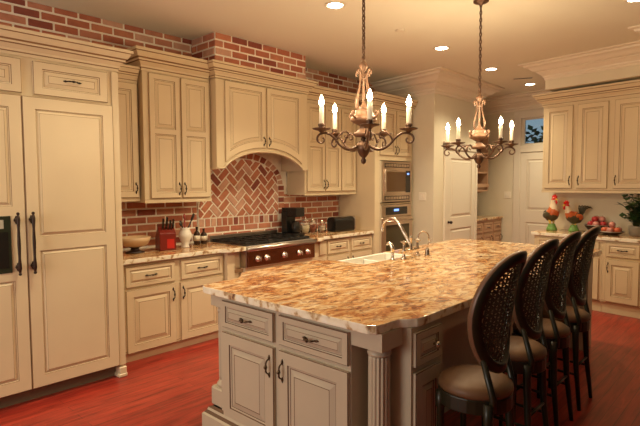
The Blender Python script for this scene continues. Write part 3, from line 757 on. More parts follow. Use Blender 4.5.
# ------------------------------------------------------------ bar stools
DW = mat('dark_green_black_wood', (.015, .014, .006), .35)
SEAT = mat('tan_leather', (.13, .062, .026), .5, var=.15, vscale=12)
CANE = mat('dark_cane', (.05, .042, .022), .6)
PIPE = mat('rubbed_brown_edge', (.16, .08, .045), .35)
def make_stool():
    t = thing('bar_stool', 'x', 'stool', (0, 0, 0), 0, 'dark oval cane-back bar stools along the island')
    n = 28; sz = .60
    def so(r, k=1.0): return [(r*math.cos(2*PI*i/n)*(1.0+.06*math.sin(2*PI*i/n)), r*math.sin(2*PI*i/n)) for i in range(n)]
    mb = MB().prism(so(.172), sz-.07, sz); mb.build('seat_rail', DW, t, bevel=.006)
    MB().lathe([(.168, 0), (.174, .012), (.170, .035), (.145, .052), (.08, .062), (.004, .064)], 0, 0, sz, 28).build('seat', SEAT, t)
    for (sx, sy) in ((-1, 1), (1, 1), (-1, -1), (1, -1)):
        x, y = sx*.118, sy*.118
        g = MB()
        if sy > 0: g.tube([(x, y, sz-.015), (x, y, sz-.09), (x, y, sz-.10), (x*1.02, y*1.02, .03), (x*1.02, y*1.02, 0.0)], [.024, .024, .018, .012, .012], 10)
        else: g.tube([(x, y, sz-.015), (x, y, sz-.09), (x*1.05, y*1.08, .30), (x*1.2, y*1.35, 0.0)], [.024, .022, .018, .013], 10)
        g.build('leg', DW, t)
    g = MB().tube([(-.12, .12, .2), (.12, .12, .2)], .010, 8).tube([(-.12, .12, .24), (-.128, -.138, .24)], .009, 8).tube([(.12, .12, .24), (.128, -.138, .24)], .009, 8).tube([(-.125, -.130, .3), (.125, -.130, .3)], .009, 8)
    g.build('stretcher', DW, t)
    # back: tilted, gently wrapped oval
    BW, BH, zc, tilt = .20, .285, .985, R(9)
    def bp(u_, v_, d=0):
        x = u_; zz = v_; y = -.222+.10*(abs(u_)/BW)**1.6 - (v_-BH)*math.tan(tilt)-d
        return (x, y, zc+zz)
    N = 44; A = [2*PI*i/N for i in range(N)]
    def oval(k, a):
        c, s_ = math.cos(a), math.sin(a)
        return (BW*k*math.copysign(abs(c)**.92, c)*(1-.10*max(0, -s_)), BH*(k if k > .98 else k)*math.copysign(abs(s_)**.95, s_))
    rings = [(1.0, .0), (1.0, -.022), (.965, -.03), (.85, -.03), (.82, -.022), (.82, .0), (.85, .008), (.965, .008)]
    vs = []; fs = []; mi = []
    for k, d in rings:
        for a in A: u_, v_ = oval(k, a); vs.append(bp(u_, v_, d))
    m_ = len(rings)
    for i in range(m_):
        for q in range(N): fs.append([i*N+q, i*N+(q+1) % N, ((i+1) % m_)*N+(q+1) % N, ((i+1) % m_)*N+q]); mi.append(1 if i == 0 else 0)
    bf = MB().add(vs, fs, mi, True).build('backrest', [DW, PIPE], t)
    g = MB(); sp = .018; wd = .0035
    for fam in (0, 1, 2, 3):
        cnt = int(.6/sp)
        for i in range(-cnt, cnt):
            o_ = i*sp
            seg = []
            for q in range(41):
                s_ = -.42+.84*q/40
                if fam == 0: p = (o_, s_)
                elif fam == 1: p = (s_, o_)
                elif fam == 2: p = (s_*.7071-o_*1.0, s_*.7071+o_*1.0)
                else: p = (s_*.7071-o_*1.0, -s_*.7071-o_*1.0)
                if (p[0]/(BW*.83))**2+(p[1]/(BH*.83))**2 < 1: seg.append(p)
            if len(seg) < 3: continue
            a_, b_ = seg[0], seg[-1]; L_ = math.hypot(b_[0]-a_[0], b_[1]-a_[1])
            if L_ < .02: continue
            nx, nz = -(b_[1]-a_[1])/L_*wd, (b_[0]-a_[0])/L_*wd
            K = 5; vv = []; ff = []
            for q in range(K+1):
                x, z = a_[0]+(b_[0]-a_[0])*q/K, a_[1]+(b_[1]-a_[1])*q/K
                dd = -.010-.0012*fam
                vv += [bp(x-nx, z-nz, dd), bp(x+nx, z+nz, dd), bp(x+nx, z+nz, dd-.001), bp(x-nx, z-nz, dd-.001)]
            for q in range(K):
                for e in range(4): ff.append([q*4+e, q*4+(e+1) % 4, (q+1)*4+(e+1) % 4, (q+1)*4+e])
            g.add(vv, ff)
    g.build('cane_panel', CANE, bf)
    for sx in (-1, 1):
        u_, v_ = oval(.93, -PI/2+sx*.75); p = bp(u_, v_, -.011)
        MB().tube([(sx*.105, -.132, sz-.05), (sx*.11, -.138, sz+.01), (p[0], p[1], p[2])], [.018, .016, .014], 8).build('back_post', DW, t)
    return t
SP = [((2.21, 1.045), R(0), 'nearest dark oval-backed bar stool, beside the island end cabinet'),
      ((2.82, 1.10), R(0), 'second bar stool from the front, just behind the nearest one'),
      ((3.34, 1.13), R(0), 'third bar stool from the front, between the second and the farthest'),
      ((3.81, 1.135), R(0), 'farthest dark oval-backed bar stool, toward the rooster counter')]
s0 = make_stool()
for i, (p, a, lb) in enumerate(SP):
    if i == 0: s0.location = (*p, .0005); s0.rotation_euler = (0, 0, a); s0['label'] = lb
    else: dup(s0, (*p, .0005), a, lb)

# ------------------------------------------------------------ right-hand cabinets (rotated frame)
def at4(u, d=0, z=0): p = W4(u, d); return (p.x, p.y, z)
b1 = thing('base_cabinet', 'cream base cabinet under the roosters, behind the bar stools', 'cabinet', at4(0), RZ4)
carcass(b1, .848, .60, .13, .88, CR, toed=.03)
drawer(b1, .04, .69, .38, .165, CR, L=.07); drawer(b1, .43, .69, .39, .165, CR, L=.07)
door(b1, .04, .15, .38, .51, CR, 'r', st=.065); door(b1, .43, .15, .39, .51, CR, 'l', st=.065, handle=False)
b2 = thing('base_cabinet', 'cream base cabinet at the right edge below the plant and fruit bowls', 'cabinet', at4(.851), RZ4)
carcass(b2, .62, .60, .13, .88, CR, toed=.03)
drawer(b2, .045, .69, .36, .165, CR, L=.09); door(b2, .045, .15, .36, .51, CR, 'l', st=.065)
add_front(b2, 'drawer', .43, .69, .18, .165, [(.032, .133)], CR, None, k=.55, st=.036)
add_front(b2, 'door', .43, .15, .18, .51, [(.06, .45)], CR, None, k=.7, st=.045)
pl = [W4(-.03, -.035), W4(1.475, -.035), W4(1.475, .619), W4(-.03, .619)]
slab('countertop', [tuple(p) for p in pl], .881, .925, 'granite countertop carrying the two roosters and the plant')
u1 = thing('wall_cabinet', 'cream wall cabinets with three beadboard-panel doors above the roosters', 'cabinet', at4(-.06, .30), RZ4)
W = 1.53
mb = MB().box(0, 0, 1.455, W, .316, 2.62).box(-.004, -.01, 1.44, W, 0, 1.47).box(-.002, -.006, 1.47, W, 0, 1.475, 1); mb.build('body', CR, u1)
for (x, w_, sd_) in ((.03, .37, 'r'), (.46, .37, 'l'), (.90, .37, 'l')):
    door(u1, x, 1.50, w_, 1.08, CR, sd_, hz=.10, st=.06)
MB().sweep([(a*1.0, 2.60+b*.17/.175) for a, b in KP], [(0, .3), (0, 0), (W, 0)], 1, mis=KPm).build('crown', CR, u1)

# pantry door (on the W2 face) and hall door with transom
def panel_door(root, w, h, openings, t=.04, knobx=None):
    o = front(w, h, openings, t=t, st=.11, k=1.1).build('door_leaf', [WHITE, mat('soft_shadow_paint', (.50, .38, .26), .5)], root)
    return o
d1 = bpy.data.objects.new('door_1', None); C.objects.link(d1); d1.location = (6.72, 3.73, 0); d1['kind'] = 'structure'
o = front(.93, 2.06, [(.12, .86), (1.03, 1.94)], t=.015, st=.12, k=1.1).build('door_leaf', [WHITE, mat('door_groove', (.50, .38, .26), .5)], d1); o.location = (.09, -.001, .01)
mb = MB()
for (a, b, c, d) in ((0, .0005, .09, 2.17), (1.02, .0005, 1.09, 2.17), (0, 2.08, 1.09, 2.17)): mb.bbox(a, -.03, b, c, -.0005, d, .006)
mb.bbox(-.02, -.045, 2.17, 1.11, -.0005, 2.20, .006); mb.build('door_casing', WHITE, d1)
mb = MB().tube([(.14, -.015, .98), (.14, -.05, .98)], [.022, .010], 10).ball((.14, -.065, .98), .024); mb.build('door_handle', BRONZE, d1)
d2 = bpy.data.objects.new('door_2', None); C.objects.link(d2); p = W3(.60); d2.location = (p.x, p.y, 0); d2.rotation_euler = (0, 0, RZ4); d2['kind'] = 'structure'
o = front(.76, 2.10, [(.12, .86), (1.07, 1.98)], t=.015, st=.12, k=1.1).build('door_leaf', [WHITE, bpy.data.materials['door_groove']], d2); o.location = (0, -.001, .01)
mb = MB()
for (a, b, c, d) in ((-.13, .0005, .0, 2.86), (.76, .0005, .89, 2.86), (0, 2.12, .76, 2.25), (0, 2.73, .76, 2.86)): mb.bbox(a, -.03, b, c, -.0005, d, .006)
mb.build('door_casing', WHITE, d2)
w3 = bpy.data.objects.new('window_3', None); C.objects.link(w3); w3.location = (p.x, p.y, 0); w3.rotation_euler = (0, 0, RZ4); w3['kind'] = 'structure'
mb = MB()
for (a, b, c, d) in ((0, 2.25, .05, 2.73), (.71, 2.25, .76, 2.73), (.05, 2.25, .71, 2.28), (.05, 2.70, .71, 2.73)): mb.box(a, .02, b, c, .06, d)
mb.build('window_frame', WHITE, w3)
MB().box(.05, .035, 2.28, .71, .041, 2.70).build('window_pane', GLASS, w3)

# amber hutch beyond the pantry
hb = thing('hutch', 'amber-stained hutch with granite top in the passage beside the pantry', 'hutch', (7.87, 3.85, 0))
W = 1.27
HM = [RUSTP, GLAZE]
carcass(hb, W, .60, .10, .915, HM)
for x in (.10, .50, .90): drawer(hb, x, .70, .33, .17, HM, L=.06)
for x in (.10, .50, .90): door(hb, x, .12, .33, .55, HM, 'r', st=.06)
MB().bbox(-.0, -.03, .916, W, .60, .955, .005).build('top', GRAN, hb)
hs = thing('wall_shelf', 'amber-stained wall shelves above the hutch', 'shelf', (7.98, 4.05, 0))
mb = MB().box(0, 0, 2.45, 1.0, .71, 2.55).box(0, 0, 1.42, .03, .71, 2.45).box(.97, 0, 1.42, 1.0, .71, 2.45).box(0, .70, 1.42, 1.0, .71, 2.45)
for z in (1.42, 1.75, 2.10): mb.box(.03, 0, z, .97, .70, z+.03)
mb.box(0.0, -.02, 1.50, 1.0, 0, 1.56); mb.prism([(.05, 1.42), (.6, 1.42), (.6, 1.28)], .94, 1.0, 'x')
mb.build('shelf_frame', HM, hs)

# switch plates
def plate(loc, rz, label, n=2):
    t = thing('switch_plate', label, 'light switch', loc, rz)
    MB().bbox(-.058*n/2-.01, -.007, -.06, .058*n/2+.01, 0, .06, .003).build('plate', mat('plate_ivory', (.82, .74, .60), .4), t)
    for i in range(n): MB().bbox((i-n/2+.5)*.05-.012, -.011, -.025, (i-n/2+.5)*.05+.012, -.007, .025, .002).build('rocker', bpy.data.materials['plate_ivory'], t)
p = W1c-U4*.20-N4*.001; plate((p.x, p.y, 1.375), RZ4, 'ivory switch plate on the wall between wall oven and pantry door')
p = W3(.35, -.001); plate((p.x, p.y, 1.35), RZ4, 'ivory switch plate on the wall beside the transom door')

# ------------------------------------------------------------ ceiling fixtures
EM = mat('lamp_glow', (1, .9, .75), .5, emit=(1.0, .86, .66), estr=14)
CANW = mat('can_trim', (.75, .66, .52), .4)
def can(x, y, label, power=None, spot=118):
    t = thing('recessed_light', label, 'ceiling light', (x, y, CZ), 0, 'recessed ceiling lights')
    MB().lathe([(.070, -.0006), (.095, -.0006), (.095, -.006), (.088, -.010), (.072, -.008), (.070, -.0006)], n=28).build('trim_ring', CANW, t)
    MB().lathe([(.068, -.004), (.068, -.0006)], n=24).build('lens', EM, t)
    l = bpy.data.lights.new('can_lamp', 'SPOT'); l.energy = (power if power is not None else CAN_POWER); l.color = WARM; l.spot_size = R(spot); l.spot_blend = .8; l.shadow_soft_size = .06
    o = bpy.data.objects.new('can_lamp', l); C.objects.link(o); o.parent = t; o.location = (0, 0, -.03)
can(3.37, 2.94, 'round recessed ceiling light left of the nearer chandelier chain')
can(5.27, 2.96, 'round recessed ceiling light between the two chandelier chains')
can(6.70, 3.00, 'round recessed ceiling light just right of the far chandelier chain', CAN_POWER*.6)
can(8.14, 3.00, 'round recessed ceiling light farthest away, beside the air vent', CAN_POWER*.8)
can(5.03, .97, 'round recessed ceiling light at the top right corner of the picture', 1)
can(1.45, 2.94, 'round recessed ceiling light above the aisle by the refrigerator', CAN_POWER*.45)
can(-.45, 2.94, 'round recessed ceiling light left of the refrigerator', CAN_POWER*.5)
vt = thing('ceiling_vent', 'slim dark slotted air vent in the ceiling near the transom door', 'vent', (7.6, 2.91, CZ), R(25))
MB().bbox(-.05, -.15, -.008, .05, .15, -.0006, .003).build('frame', CANW, vt)
mb = MB()
for i in range(3): mb.box(-.03+i*.022, -.13, -.0095, -.018+i*.022, .13, -.008)
mb.build('slot', BLACK, vt)
sk_ = MB().lathe([(.05, -.0006), (.05, -.008), (.03, -.012)], n=20).build('ceiling_disc', CANW); tag(sk_, 'small round disc on the ceiling between the chandelier chains', 'ceiling plate', loc=(4.37, 2.93, CZ))

# ------------------------------------------------------------ chandeliers
GOLDW = mat('distressed_cream_gold', (.20, .105, .06), .5, .2, var=.85, vscale=28)
RUSTI = mat('rust_brown_iron', (.12, .065, .04), .4, .6, var=.3, vscale=50)
CANDLE = mat('candle_sleeve', (.90, .80, .60), .5, emit=(1, .75, .42), estr=.15)
BULB = mat('bulb_glow', (1, .9, .7), .4, emit=(1.0, .82, .52), estr=28)
def chandelier(loc, a0, label):
    t = thing('chandelier', label, 'chandelier', loc, 0, 'candle chandeliers over the island')
    zt = CZ-loc[2]
    MB().lathe([(.065, -.0006), (.065, -.012), (.05, -.022), (.02, -.03), (.012, -.045)], 0, 0, zt, 20).build('canopy', RUSTI, t)
    z = .44; mb = MB(); i = 0; link = .036
    while z < zt-.05:
        pts = []
        for k in range(8):
            a = 2*PI*k/8; u_, v_ = math.cos(a)*.0095, math.sin(a)*.021
            pts.append((u_, 0, z+v_+.02) if i % 2 else (0, u_, z+v_+.02))
        mb.tube(pts, .0045, 5, closed=True); z += .0305; i += 1
    mb.tube([(0.004, 0.004, .44), (.006, -.003, (zt+.44)/2), (0.004, 0.004, zt-.04)], .0025, 5)
    mb.build('chain', RUSTI, t)
    MB().lathe([(.004, -.21), (.014, -.20), (.018, -.185), (.010, -.17), (.026, -.155), (.043, -.12), (.046, -.10), (.036, -.075), (.014, -.06), (.02, -.05), (.012, -.04)], n=16).build('finial', RUSTI, t)
    MB().lathe([(.012, -.04), (.055, -.035), (.065, -.02), (.06, -.01), (.030, .01), (.024, .03), (.05, .045), (.082, .062), (.085, .078), (.07, .095), (.055, .105), (.06, .118), (.05, .13), (.03, .14)], n=20).build('urn', GOLDW, t)
    MB().lathe([(.028, .13), (.03, .145), (.018, .16), (.008, .18), (.007, .20), (.009, .25), (.006, .32), (.014, .335), (.016, .35), (.009, .37), (.024, .395), (.03, .41), (.018, .425), (.008, .44), (.006, .46)], n=16).build('stem', GOLDW, t)
    for k in range(4):   # cage scrolls
        a = a0+PI/4+k*PI/2; c, s_ = math.cos(a), math.sin(a)
        rz = [(.048, .135), (.062, .165), (.062, .19), (.052, .225), (.04, .265), (.03, .305), (.027, .34), (.036, .37), (.052, .383), (.062, .37), (.058, .35)]
        MB().tube([(r_*c, r_*s_, z_) for r_, z_ in rz], [.006, .007, .007, .006, .005, .005, .006, .007, .007, .006, .005], 6).build('scroll', GOLDW, t)
        rz = [(.08, .075), (.10, .085), (.112, .10), (.108, .118), (.096, .118), (.094, .106)]
        MB().tube([(r_*c, r_*s_, z_) for r_, z_ in rz], [.008, .008, .008, .007, .006, .005], 6).build('handle', GOLDW, t)
    for k in range(5):
        a = a0+2*PI*k/5; c, s_ = math.cos(a), math.sin(a)
        rz = [(.025, -.07), (.05, -.10), (.09, -.118), (.13, -.112), (.17, -.085), (.20, -.05), (.235, -.025), (.272, -.02), (.305, -.034), (.315, -.06), (.30, -.08), (.278, -.08), (.268, -.062), (.278, -.05)]
        am = MB().tube(*spl([(r_*c, r_*s_, z_) for r_, z_ in rz], [.008, .009, .010, .009, .008, .008, .007, .007, .007, .007, .006, .006, .005, .006], 3), 7)
        rz = [(.185, -.062), (.17, -.035), (.15, -.012), (.12, -.005), (.10, -.02), (.102, -.042), (.122, -.048), (.13, -.034)]
        am.tube([(r_*c, r_*s_, z_) for r_, z_ in rz], [.006, .006, .006, .006, .006, .005, .005, .006], 6)
        ao = am.build('arm', RUSTI, t)
        X, Y = .285*c, .285*s_
        MB().lathe([(.006, -.022), (.012, -.016), (.02, -.008), (.054, .002), (.059, .008), (.02, .004), (.018, .02), (.022, .026), (.022, .034), (.016, .038)], X, Y, 0, 18).build('drip_cup', RUSTI, ao)
        MB().lathe([(.0145, .036), (.0145, .14), (.010, .144)], X, Y, 0, 12).build('candle', CANDLE, ao)
        MB().lathe([(.007, .144), (.015, .158), (.0165, .170), (.012, .188), (.005, .203), (.001, .212)], X, Y, 0, 12).build('bulb', BULB, ao)
        l = bpy.data.lights.new('bulb_light', 'POINT'); l.energy = CANDLE_POWER; l.color = (1, .78, .47); l.shadow_soft_size = .02
        o = bpy.data.objects.new('bulb_light', l); C.objects.link(o); o.parent = ao; o.location = (X*1.0, Y*1.0, .235)
    return t
# arm angle of the front arm: toward the camera
chandelier((2.53, 1.97, 1.905), math.atan2(-1.98, -2.52)+R(7), 'nearer candle chandelier, its body in front of the hood and oven tower')
chandelier((4.158, 1.962, 1.905), math.atan2(1.98, 4.139), 'farther candle chandelier, hanging in front of the pantry door')

# ------------------------------------------------------------ things on the left counter
ZC = .9255
t = thing('serving_bowl', 'wide tan wooden bowl on a dark footed stand', 'bowl', (2.25, 4.50, ZC))
MB().lathe([(.085, 0), (.09, .008), (.045, .02), (.035, .045), (.06, .055)], n=24).build('stand', mat('dark_stand', (.04, .02, .015), .4), t)
MB().lathe([(.05, .056), (.08, .06), (.118, .08), (.138, .115), (.146, .15), (.140, .15), (.115, .098), (.07, .072), (.004, .066)], n=28).build('bowl', mat('tan_bowl', (.62, .42, .24), .35), t)
RED = mat('cherry_red_wood', (.20, .022, .014), .3)
t = thing('knife_block', 'dark red wooden knife block on the left counter', 'knife block', (2.57, 4.50, ZC), R(-15))
MB().prism([(-.10, 0), (.08, 0), (.08, .13), (-.02, .23), (-.10, .17)], -.08, .08, 'x').build('block', RED, t, bevel=.006)
MB().box(-.01, -.1015, .02, .06, -.1005, .11).build('front_panel', mat('bright_red', (.55, .03, .02), .3), t)
knl = ['tallest dark-handled knife in the red block', 'dark-handled knife at the left of the red block', 'short dark-handled knife low in the red block', 'dark-handled knife at the right of the red block']
for i, (kx, ky, kh) in enumerate(((-.03, .0, .12), (-.005, .02, .135), (.02, -.01, .10), (.04, .015, .11))):
    M = T(2.57, 4.50, ZC, R(-15)) @ Matrix.Translation((kx*1.4, -.057, .203)) @ Matrix.Rotation(R(25), 4, 'X')
    k = thing('knife', knl[i], 'knife', (0, 0, 0), 0); k.matrix_world = M
    MB().bbox(-.008, -.012, .012, .008, .012, kh, .003).build('handle', BLACK, k)
    MB().box(-.0015, -.010, -.0, .0015, .010, .012).build('blade', STEEL, k)
t = MB().lathe([(.042, 0), (.040, .012), (.034, .03), (.05, .07), (.066, .11), (.066, .14), (.052, .17), (.045, .185), (.055, .205), (.05, .205), (.038, .185), (.035, .12), (.002, .10)], n=26).build('utensil_jug', CERAM)
tag(t, 'round white ceramic jug holding utensils', 'jug', loc=(2.79, 4.49, ZC))
DK = mat('dark_utensil', (.03, .025, .02), .4); RDU = mat('red_utensil', (.35, .05, .04), .4)
for i, (dx, dy, L_, m_, nm, lb) in enumerate(((.019, -.004, .33, DK, 'spatula', 'dark slotted spatula standing in the white jug'), (.003, .006, .35, RDU, 'spoon', 'dull red spoon standing in the white jug'), (-.016, -.006, .29, DK, 'ladle', 'dark ladle leaning left in the white jug'))):
    b_ = Vector((2.79+dx*.2, 4.49+dy, ZC+.135)); tp = b_+Vector((dx*3, dy*3, L_-.20))
    o = MB().tube([b_, (b_+tp)/2, tp], .008, 6)
    d_ = (tp-b_).normalized()
    if nm == 'spatula': o.tube([tp, tp+d_*.02, tp+d_*.07, tp+d_*.085], [.008, .032, .036, .026], 8, flat=.3)
    else: o.tube([tp, tp+d_*.015, tp+d_*.04, tp+d_*.06], [.008, .030, .034, .010], 8, flat=.4)
    tag(o.build(nm, m_), lb, 'utensil')
OILG = mat('dark_bottle_glass', (.04, .02, .012), .1); LBL = mat('bottle_label', (.75, .66, .52), .6)
for i, (x, y, h, lb) in enumerate(((3.00, 4.60, .19, 'dark bottle with pale label, nearer the white jug'), (3.10, 4.62, .165, 'shorter dark bottle with pale label, nearer the cooktop'))):
    t = thing('bottle', lb, 'bottle', (x, y, ZC), 0)
    MB().lathe([(.033, 0), (.035, .005), (.035, h*.6), (.028, h*.68), (.012, h*.78), (.011, h*.93)], n=18).build('glass', OILG, t)
    MB().lathe([(.0356, h*.22), (.0356, h*.52)], n=18).build('label', LBL, t)
    MB().lathe([(.013, h*.93), (.013, h)], n=14).build('cap', BLACK, t)

# ------------------------------------------------------------ things on the right part of that counter
t = thing('coffee_maker', 'black drip coffee maker next to the glass jars', 'coffee maker', (4.36, 4.52, ZC), R(8))
MB().bbox(-.09, -.12, 0, .09, .12, .03, .006).bbox(-.09, .03, .03, .09, .12, .30, .006).bbox(-.09, -.12, .235, .09, .03, .35, .008).bbox(-.085, .03, .30, .085, .115, .35, .004).build('body', BLACK, t)
MB().lathe([(.05, .031), (.062, .05), (.065, .12), (.045, .165), (.04, .18)], 0, -.045, 0, 20).build('carafe', BGLASS, t)
MB().tube([(.06, -.07, .15), (.09, -.10, .15), (.09, -.10, .08), (.062, -.07, .065)], .007, 8).build('handle', STEEL, t)
JARL = ['tallest lidded glass jar, next to the coffee maker', 'middle lidded glass jar of dark red contents', 'lidded glass jar nearest the toaster']
for i, (x, y, h, r_, col) in enumerate(((4.58, 4.52, .20, .062, (.80, .66, .45)), (4.76, 4.56, .17, .055, (.40, .12, .07)), (4.90, 4.52, .145, .055, (.65, .48, .33)))):
    t = thing('glass_jar', JARL[i], 'jar', (x, y, ZC), 0, 'lidded glass jars by the coffee maker')
    MB().lathe([(r_*.9, 0), (r_, .008), (r_, h*.72), (r_*.75, h*.82), (r_*.75, h*.86), (r_*.68, h*.86), (r_*.68, h*.82), (r_*.93, h*.7), (r_*.93, .012), (.002, .01)], n=22).build('glass', GLASS, t)
    MB().lathe([(r_*.9, .012), (r_*.92, h*.55), (.004, h*.57)], n=20).build('contents', mat('jar_fill', col, .8, var=.2, vscale=60), t)
    MB().lathe([(r_*.8, h*.86), (r_*.8, h*.92), (r_*.5, h*.97), (.012, h*1.0), (.016, h*1.07), (.004, h*1.12)], n=20).build('lid', NICKEL, t)
t = thing('toaster', 'long rounded black toaster with steel end plate beside the oven tower', 'toaster', (5.21, 4.44, ZC), R(-6))
def rr(w_, h_, r_, n=5):
    o_ = []
    for (cx, cz, a) in ((w_-r_, h_-r_, 0), (-w_+r_, h_-r_, 90), (-w_+r_*.5, r_*.5, 180), (w_-r_*.5, r_*.5, 270)):
        q_ = r_ if a < 180 else r_*.5
        for i in range(n+1): b_ = R(a+90*i/n); o_.append((cx+q_*math.cos(b_), cz+q_*math.sin(b_)))
    return o_
MB().prism(rr(.09, .195, .06), -.19, .17, 'x').build('body', BLACK, t, bevel=.004)
MB().prism(rr(.092, .20, .06), .17, .19, 'x').build('end_plate', STEEL, t, bevel=.004)
MB().box(-.15, -.035, .194, .12, -.015, .1965).box(-.15, .015, .194, .12, .035, .1965).build('slot', STEEL, t)
MB().lathe([(.022, 0), (.02, .016)], n=16, M=Matrix.Translation((.19, -.02, .09)) @ Matrix.Rotation(PI/2, 4, 'Y')).build('dial', BLACK, t)

# ------------------------------------------------------------ roosters
FW = mat('rooster_white', (.70, .56, .38), .3, var=.1); FO = mat('rooster_orange', (.50, .11, .03), .3, var=.5, vscale=30); FD = mat('rooster_dark', (.06, .05, .025), .3, var=.5, vscale=40)
FR = mat('rooster_red', (.62, .02, .015), .3); FG = mat('rooster_green_base', (.16, .32, .08), .35, var=.5, vscale=40); FY = mat('rooster_yellow', (.75, .50, .08), .3)
def rooster(loc, rz, sc, label, tall):
    t = thing('rooster_figurine', label, 'figurine', loc, rz, 'painted ceramic roosters on the right counter'); t.scale = (sc,)*3
    # local: +x is forward
    MB().lathe([(.045, 0), (.05, .012), (.042, .03), (.034, .05), (.03, .07)], n=16, sx=1.15).build('base', FG, t)
    for s_ in (-1, 1):
        MB().tube([(0, s_*.02, .03), (0, s_*.022, .08), (-.006, s_*.026, .115)], [.008, .008, .018], 8).build('leg', FY, t)
    if tall: ctl = [(-.075, .125, .012), (-.06, .13, .035), (-.03, .14, .056), (.0, .16, .066), (.018, .195, .060), (.022, .235, .046), (.02, .27, .034), (.022, .30, .028), (.028, .322, .025), (.032, .338, .014)]
    else: ctl = [(-.10, .165, .012), (-.08, .155, .035), (-.045, .145, .058), (-.005, .145, .068), (.035, .165, .058), (.06, .20, .042), (.072, .235, .032), (.08, .262, .026), (.088, .282, .022), (.092, .295, .010)]
    # one continuous body, smoothly interpolated, with colour bands
    P_ = []; 
    for i in range(len(ctl)-1):
        for q in range(4):
            f_ = q/4; P_.append([ctl[i][j]*(1-f_)+ctl[i+1][j]*f_ for j in range(3)])
    P_.append(list(ctl[-1]))
    mb = MB(); mb.tube([(a, 0, b) for a, b, c in P_], [c for a, b, c in P_], 16)
    nf = len(mb.f)
    for i in range(nf-2):
        z_ = sum(mb.v[j][2] for j in mb.f[i])/4; x_ = sum(mb.v[j][0] for j in mb.f[i])/4
        k = z_+x_*.5+.006*math.sin(i*2.1)
        mb.mi[i] = 0 if k > .245 else (1 if k > .19 else 2)
        if z_ > (.315 if tall else .27): mb.mi[i] = 3
    mb.build('body', [FW, FO, FD, FR], t)
    hx, hz = P_[-5][0], P_[-5][1]
    cb = [(-.018, .01), (-.03, .035), (-.016, .03), (-.01, .048), (.003, .034), (.012, .05), (.02, .03), (.034, .035), (.03, .008)]
    MB().prism([(hx+a, hz+b) for a, b in cb], -.006, .006, 'y').build('comb', FR, t)
    MB().tube([(hx+.022, 0, hz), (hx+.05, 0, hz-.008)], [.011, .001], 8).build('beak', FY, t)
    MB().tube([(hx+.022, 0, hz-.012), (hx+.03, 0, hz-.03), (hx+.026, 0, hz-.048)], [.006, .012, .006], 8).build('wattle', FR, t)
    for s_ in (-1, 1):
        MB().ball((hx+.012, s_*.021, hz+.006), .004, 8).build('eye', BLACK, t)
        MB().ball((-.02, s_*.05, .155), .042, 12, sc=(1.25, .42, .85)).build('wing', FD if tall else FO, t)
    for i in range(5):
        a = R(78+i*10); L_ = .13 if not tall else .08; bx, bz = P_[3][0]+.005, P_[3][1]
        pts = [(bx, (i-2)*.004, bz), (bx+math.cos(a)*L_*.6, (i-2)*.008, bz+math.sin(a)*L_*.7), (bx+math.cos(a)*L_-.02, (i-2)*.012, bz+math.sin(a)*L_*.9), (bx+math.cos(a)*L_-.05, (i-2)*.014, bz+math.sin(a)*L_*.7)]
        MB().tube(pts, [.012, .016, .012, .003], 8, flat=.5).build('tail_feather', FD, t)
    return t
zr = .9255
rooster((7.10, 2.29, zr), R(-118), 1.32, 'upright painted rooster, taller and farther left of the two', True)
rooster((7.10, 2.01, zr), R(140), 1.25, 'shorter painted rooster facing left with raised dark tail', False)

# ------------------------------------------------------------ fruit bowls and plant on the right counter
WIRE = mat('dark_wire', (.05, .03, .02), .4, .5)
FRU = [mat('deep_red_fruit', (.42, .03, .03), .3, var=.4, vscale=30), mat('orange_red_fruit', (.62, .13, .05), .3, var=.4, vscale=30), mat('pink_fruit', (.60, .25, .20), .4, var=.4, vscale=30)]
def wbowl(loc, r_, h, label):
    t = thing('fruit_bowl', label, 'bowl', loc)
    MB().lathe([(r_*.5, 0), (r_*.55, .006), (r_*.9, h*.7), (r_, h), (r_*.97, h), (r_*.86, h*.72), (r_*.5, .014), (.003, .012)], n=26).build('dish', WIRE, t)
    MB().tube([(r_*math.cos(a), r_*math.sin(a), h) for a in [2*PI*k/26 for k in range(26)]], .005, 6, closed=True).build('rim', mat('rim_silver', (.5, .45, .4), .3, .8), t)
fr = MB().lathe([(.004, .002), (.02, -.002+.002), (.034, .014), (.038, .034), (.032, .055), (.015, .066), (.005, .063)], n=14)
def fill(cx, cy, cz, spots, grp, base_label, mats_, proto={}):
    for i, (a, b, z_, s_) in enumerate(spots):
        m_ = mats_[i % len(mats_)]
        if m_.name not in proto:
            o = fr.build('fruit', m_); stm = MB().tube([(0, 0, .062), (.002, 0, .074)], .003, 5).build('stem', WIRE, o); proto[m_.name] = o
        else: o = dup(proto[m_.name], (0, 0, 0))
        o.location = (cx+a, cy+b, cz+z_); o.scale = (s_,)*3
        tag(o, base_label, 'fruit', grp)
p = Vector((7.16, 1.74)); wbowl((p.x, p.y, zr), .16, .10, 'left wire bowl heaped with dark red fruit beside the roosters')
sp = [(.085*math.cos(a), .085*math.sin(a), .075, 1.1) for a in [2*PI*k/6 for k in range(6)]]+[(0, 0, .06, 1.1)]+[(.048*math.cos(a), .048*math.sin(a), .138, 1.1) for a in [.5, 2.6, 4.7]]
fill(p.x, p.y, zr, sp, 'fruit heaped in the left wire bowl', 'red fruit heaped in the left wire bowl', FRU[:1]+FRU[2:])
p = Vector((6.93, 1.53)); wbowl((p.x, p.y, zr), .14, .045, 'right low wire bowl with orange-red fruit in front of the plant')
sp = [(.08*math.cos(a), .08*math.sin(a), .032, .98) for a in [2*PI*k/6 for k in range(6)]]+[(0, 0, .03, .98)]+[(.02, .0, .095, 1.0)]
fill(p.x, p.y, zr, sp, 'fruit in the right wire bowl', 'orange-red fruit in the right low bowl', FRU[1:])
p = Vector((7.00, 1.28)); t = thing('potted_plant', 'leafy dark green plant in a pale pot at the right edge', 'plant', (p.x, p.y, zr))
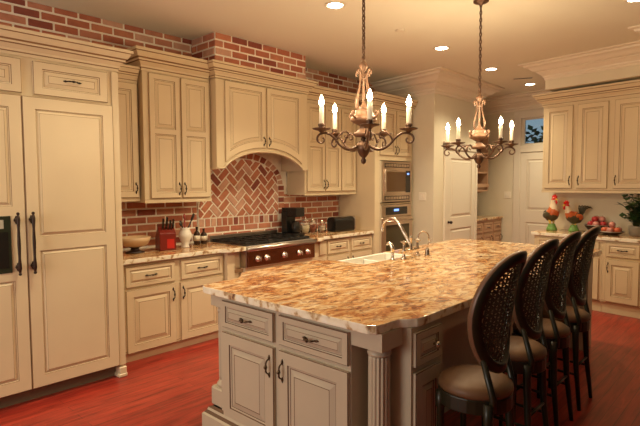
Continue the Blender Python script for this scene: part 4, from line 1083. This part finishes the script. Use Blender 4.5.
MB().lathe([(.06, 0), (.075, .01), (.085, .10), (.09, .12), (.08, .12), (.075, .105), (.003, .10)], n=24).build('pot', mat('grey_pot', (.30, .26, .20), .4), t)
LEAF = mat('dark_leaf', (.035, .075, .02), .4, var=.4, vscale=10)
rnd = random.Random(8); st_ = MB(); lf = MB()
for i in range(52):
    a = rnd.uniform(0, 2*PI); L_ = rnd.uniform(.12, .42); sp_ = rnd.uniform(.04, .21)
    e = Vector((math.cos(a)*sp_, math.sin(a)*sp_, .10+L_)); m_ = Vector((math.cos(a)*sp_*.35, math.sin(a)*sp_*.35, .10+L_*.6))
    st_.tube([(math.cos(a)*.02, math.sin(a)*.02, .098), m_, e], .003, 5)
    for k in range(9):
        b_ = m_.lerp(e, k/8) if k else m_*.8+Vector((0, 0, .02)); aa = rnd.uniform(0, 2*PI); d = Vector((math.cos(aa), math.sin(aa), rnd.uniform(-.3, .6))).normalized(); sN = d.cross(Vector((0, 0, 1))).normalized(); ll = rnd.uniform(.06, .10)
        up = sN.cross(d)*.004
        lf.add([b_, b_+d*ll*.4+sN*ll*.36, b_+d*ll, b_+d*ll*.4-sN*ll*.36, b_+d*ll*.45+up], [(0, 1, 4), (1, 2, 4), (2, 3, 4), (3, 0, 4)])
st_.build('stem', mat('stem_green', (.08, .10, .03), .6), t); lf.build('foliage', LEAF, t)

# ------------------------------------------------------------ tree beyond the transom window
t = thing('tree', 'dark leafy tree seen outside through the transom window', 'tree', (13.6, 4.3, -.4))
tr = MB().tube([(0, 0, 0), (.05, 0, 1.5), (0, .1, 3.0)], [.12, .09, .05], 8); tr.build('trunk', mat('bark', (.08, .05, .03), .9), t)
rnd = random.Random(2); lf = MB()
for i in range(1400):
    q = Vector((rnd.gauss(0, .5), rnd.gauss(-.4, .8), rnd.gauss(2.85, .22))); d = Vector((rnd.uniform(-1, 1), rnd.uniform(-1, 1), rnd.uniform(-.5, .8))).normalized(); s_ = d.cross(Vector((.3, .2, 1))).normalized()*.08
    lf.add([q, q+d*.1+s_, q+d*.2, q+d*.1-s_], [(0, 1, 2, 3)])
lf.build('foliage', mat('outdoor_leaf', (.03, .06, .02), .6), t)
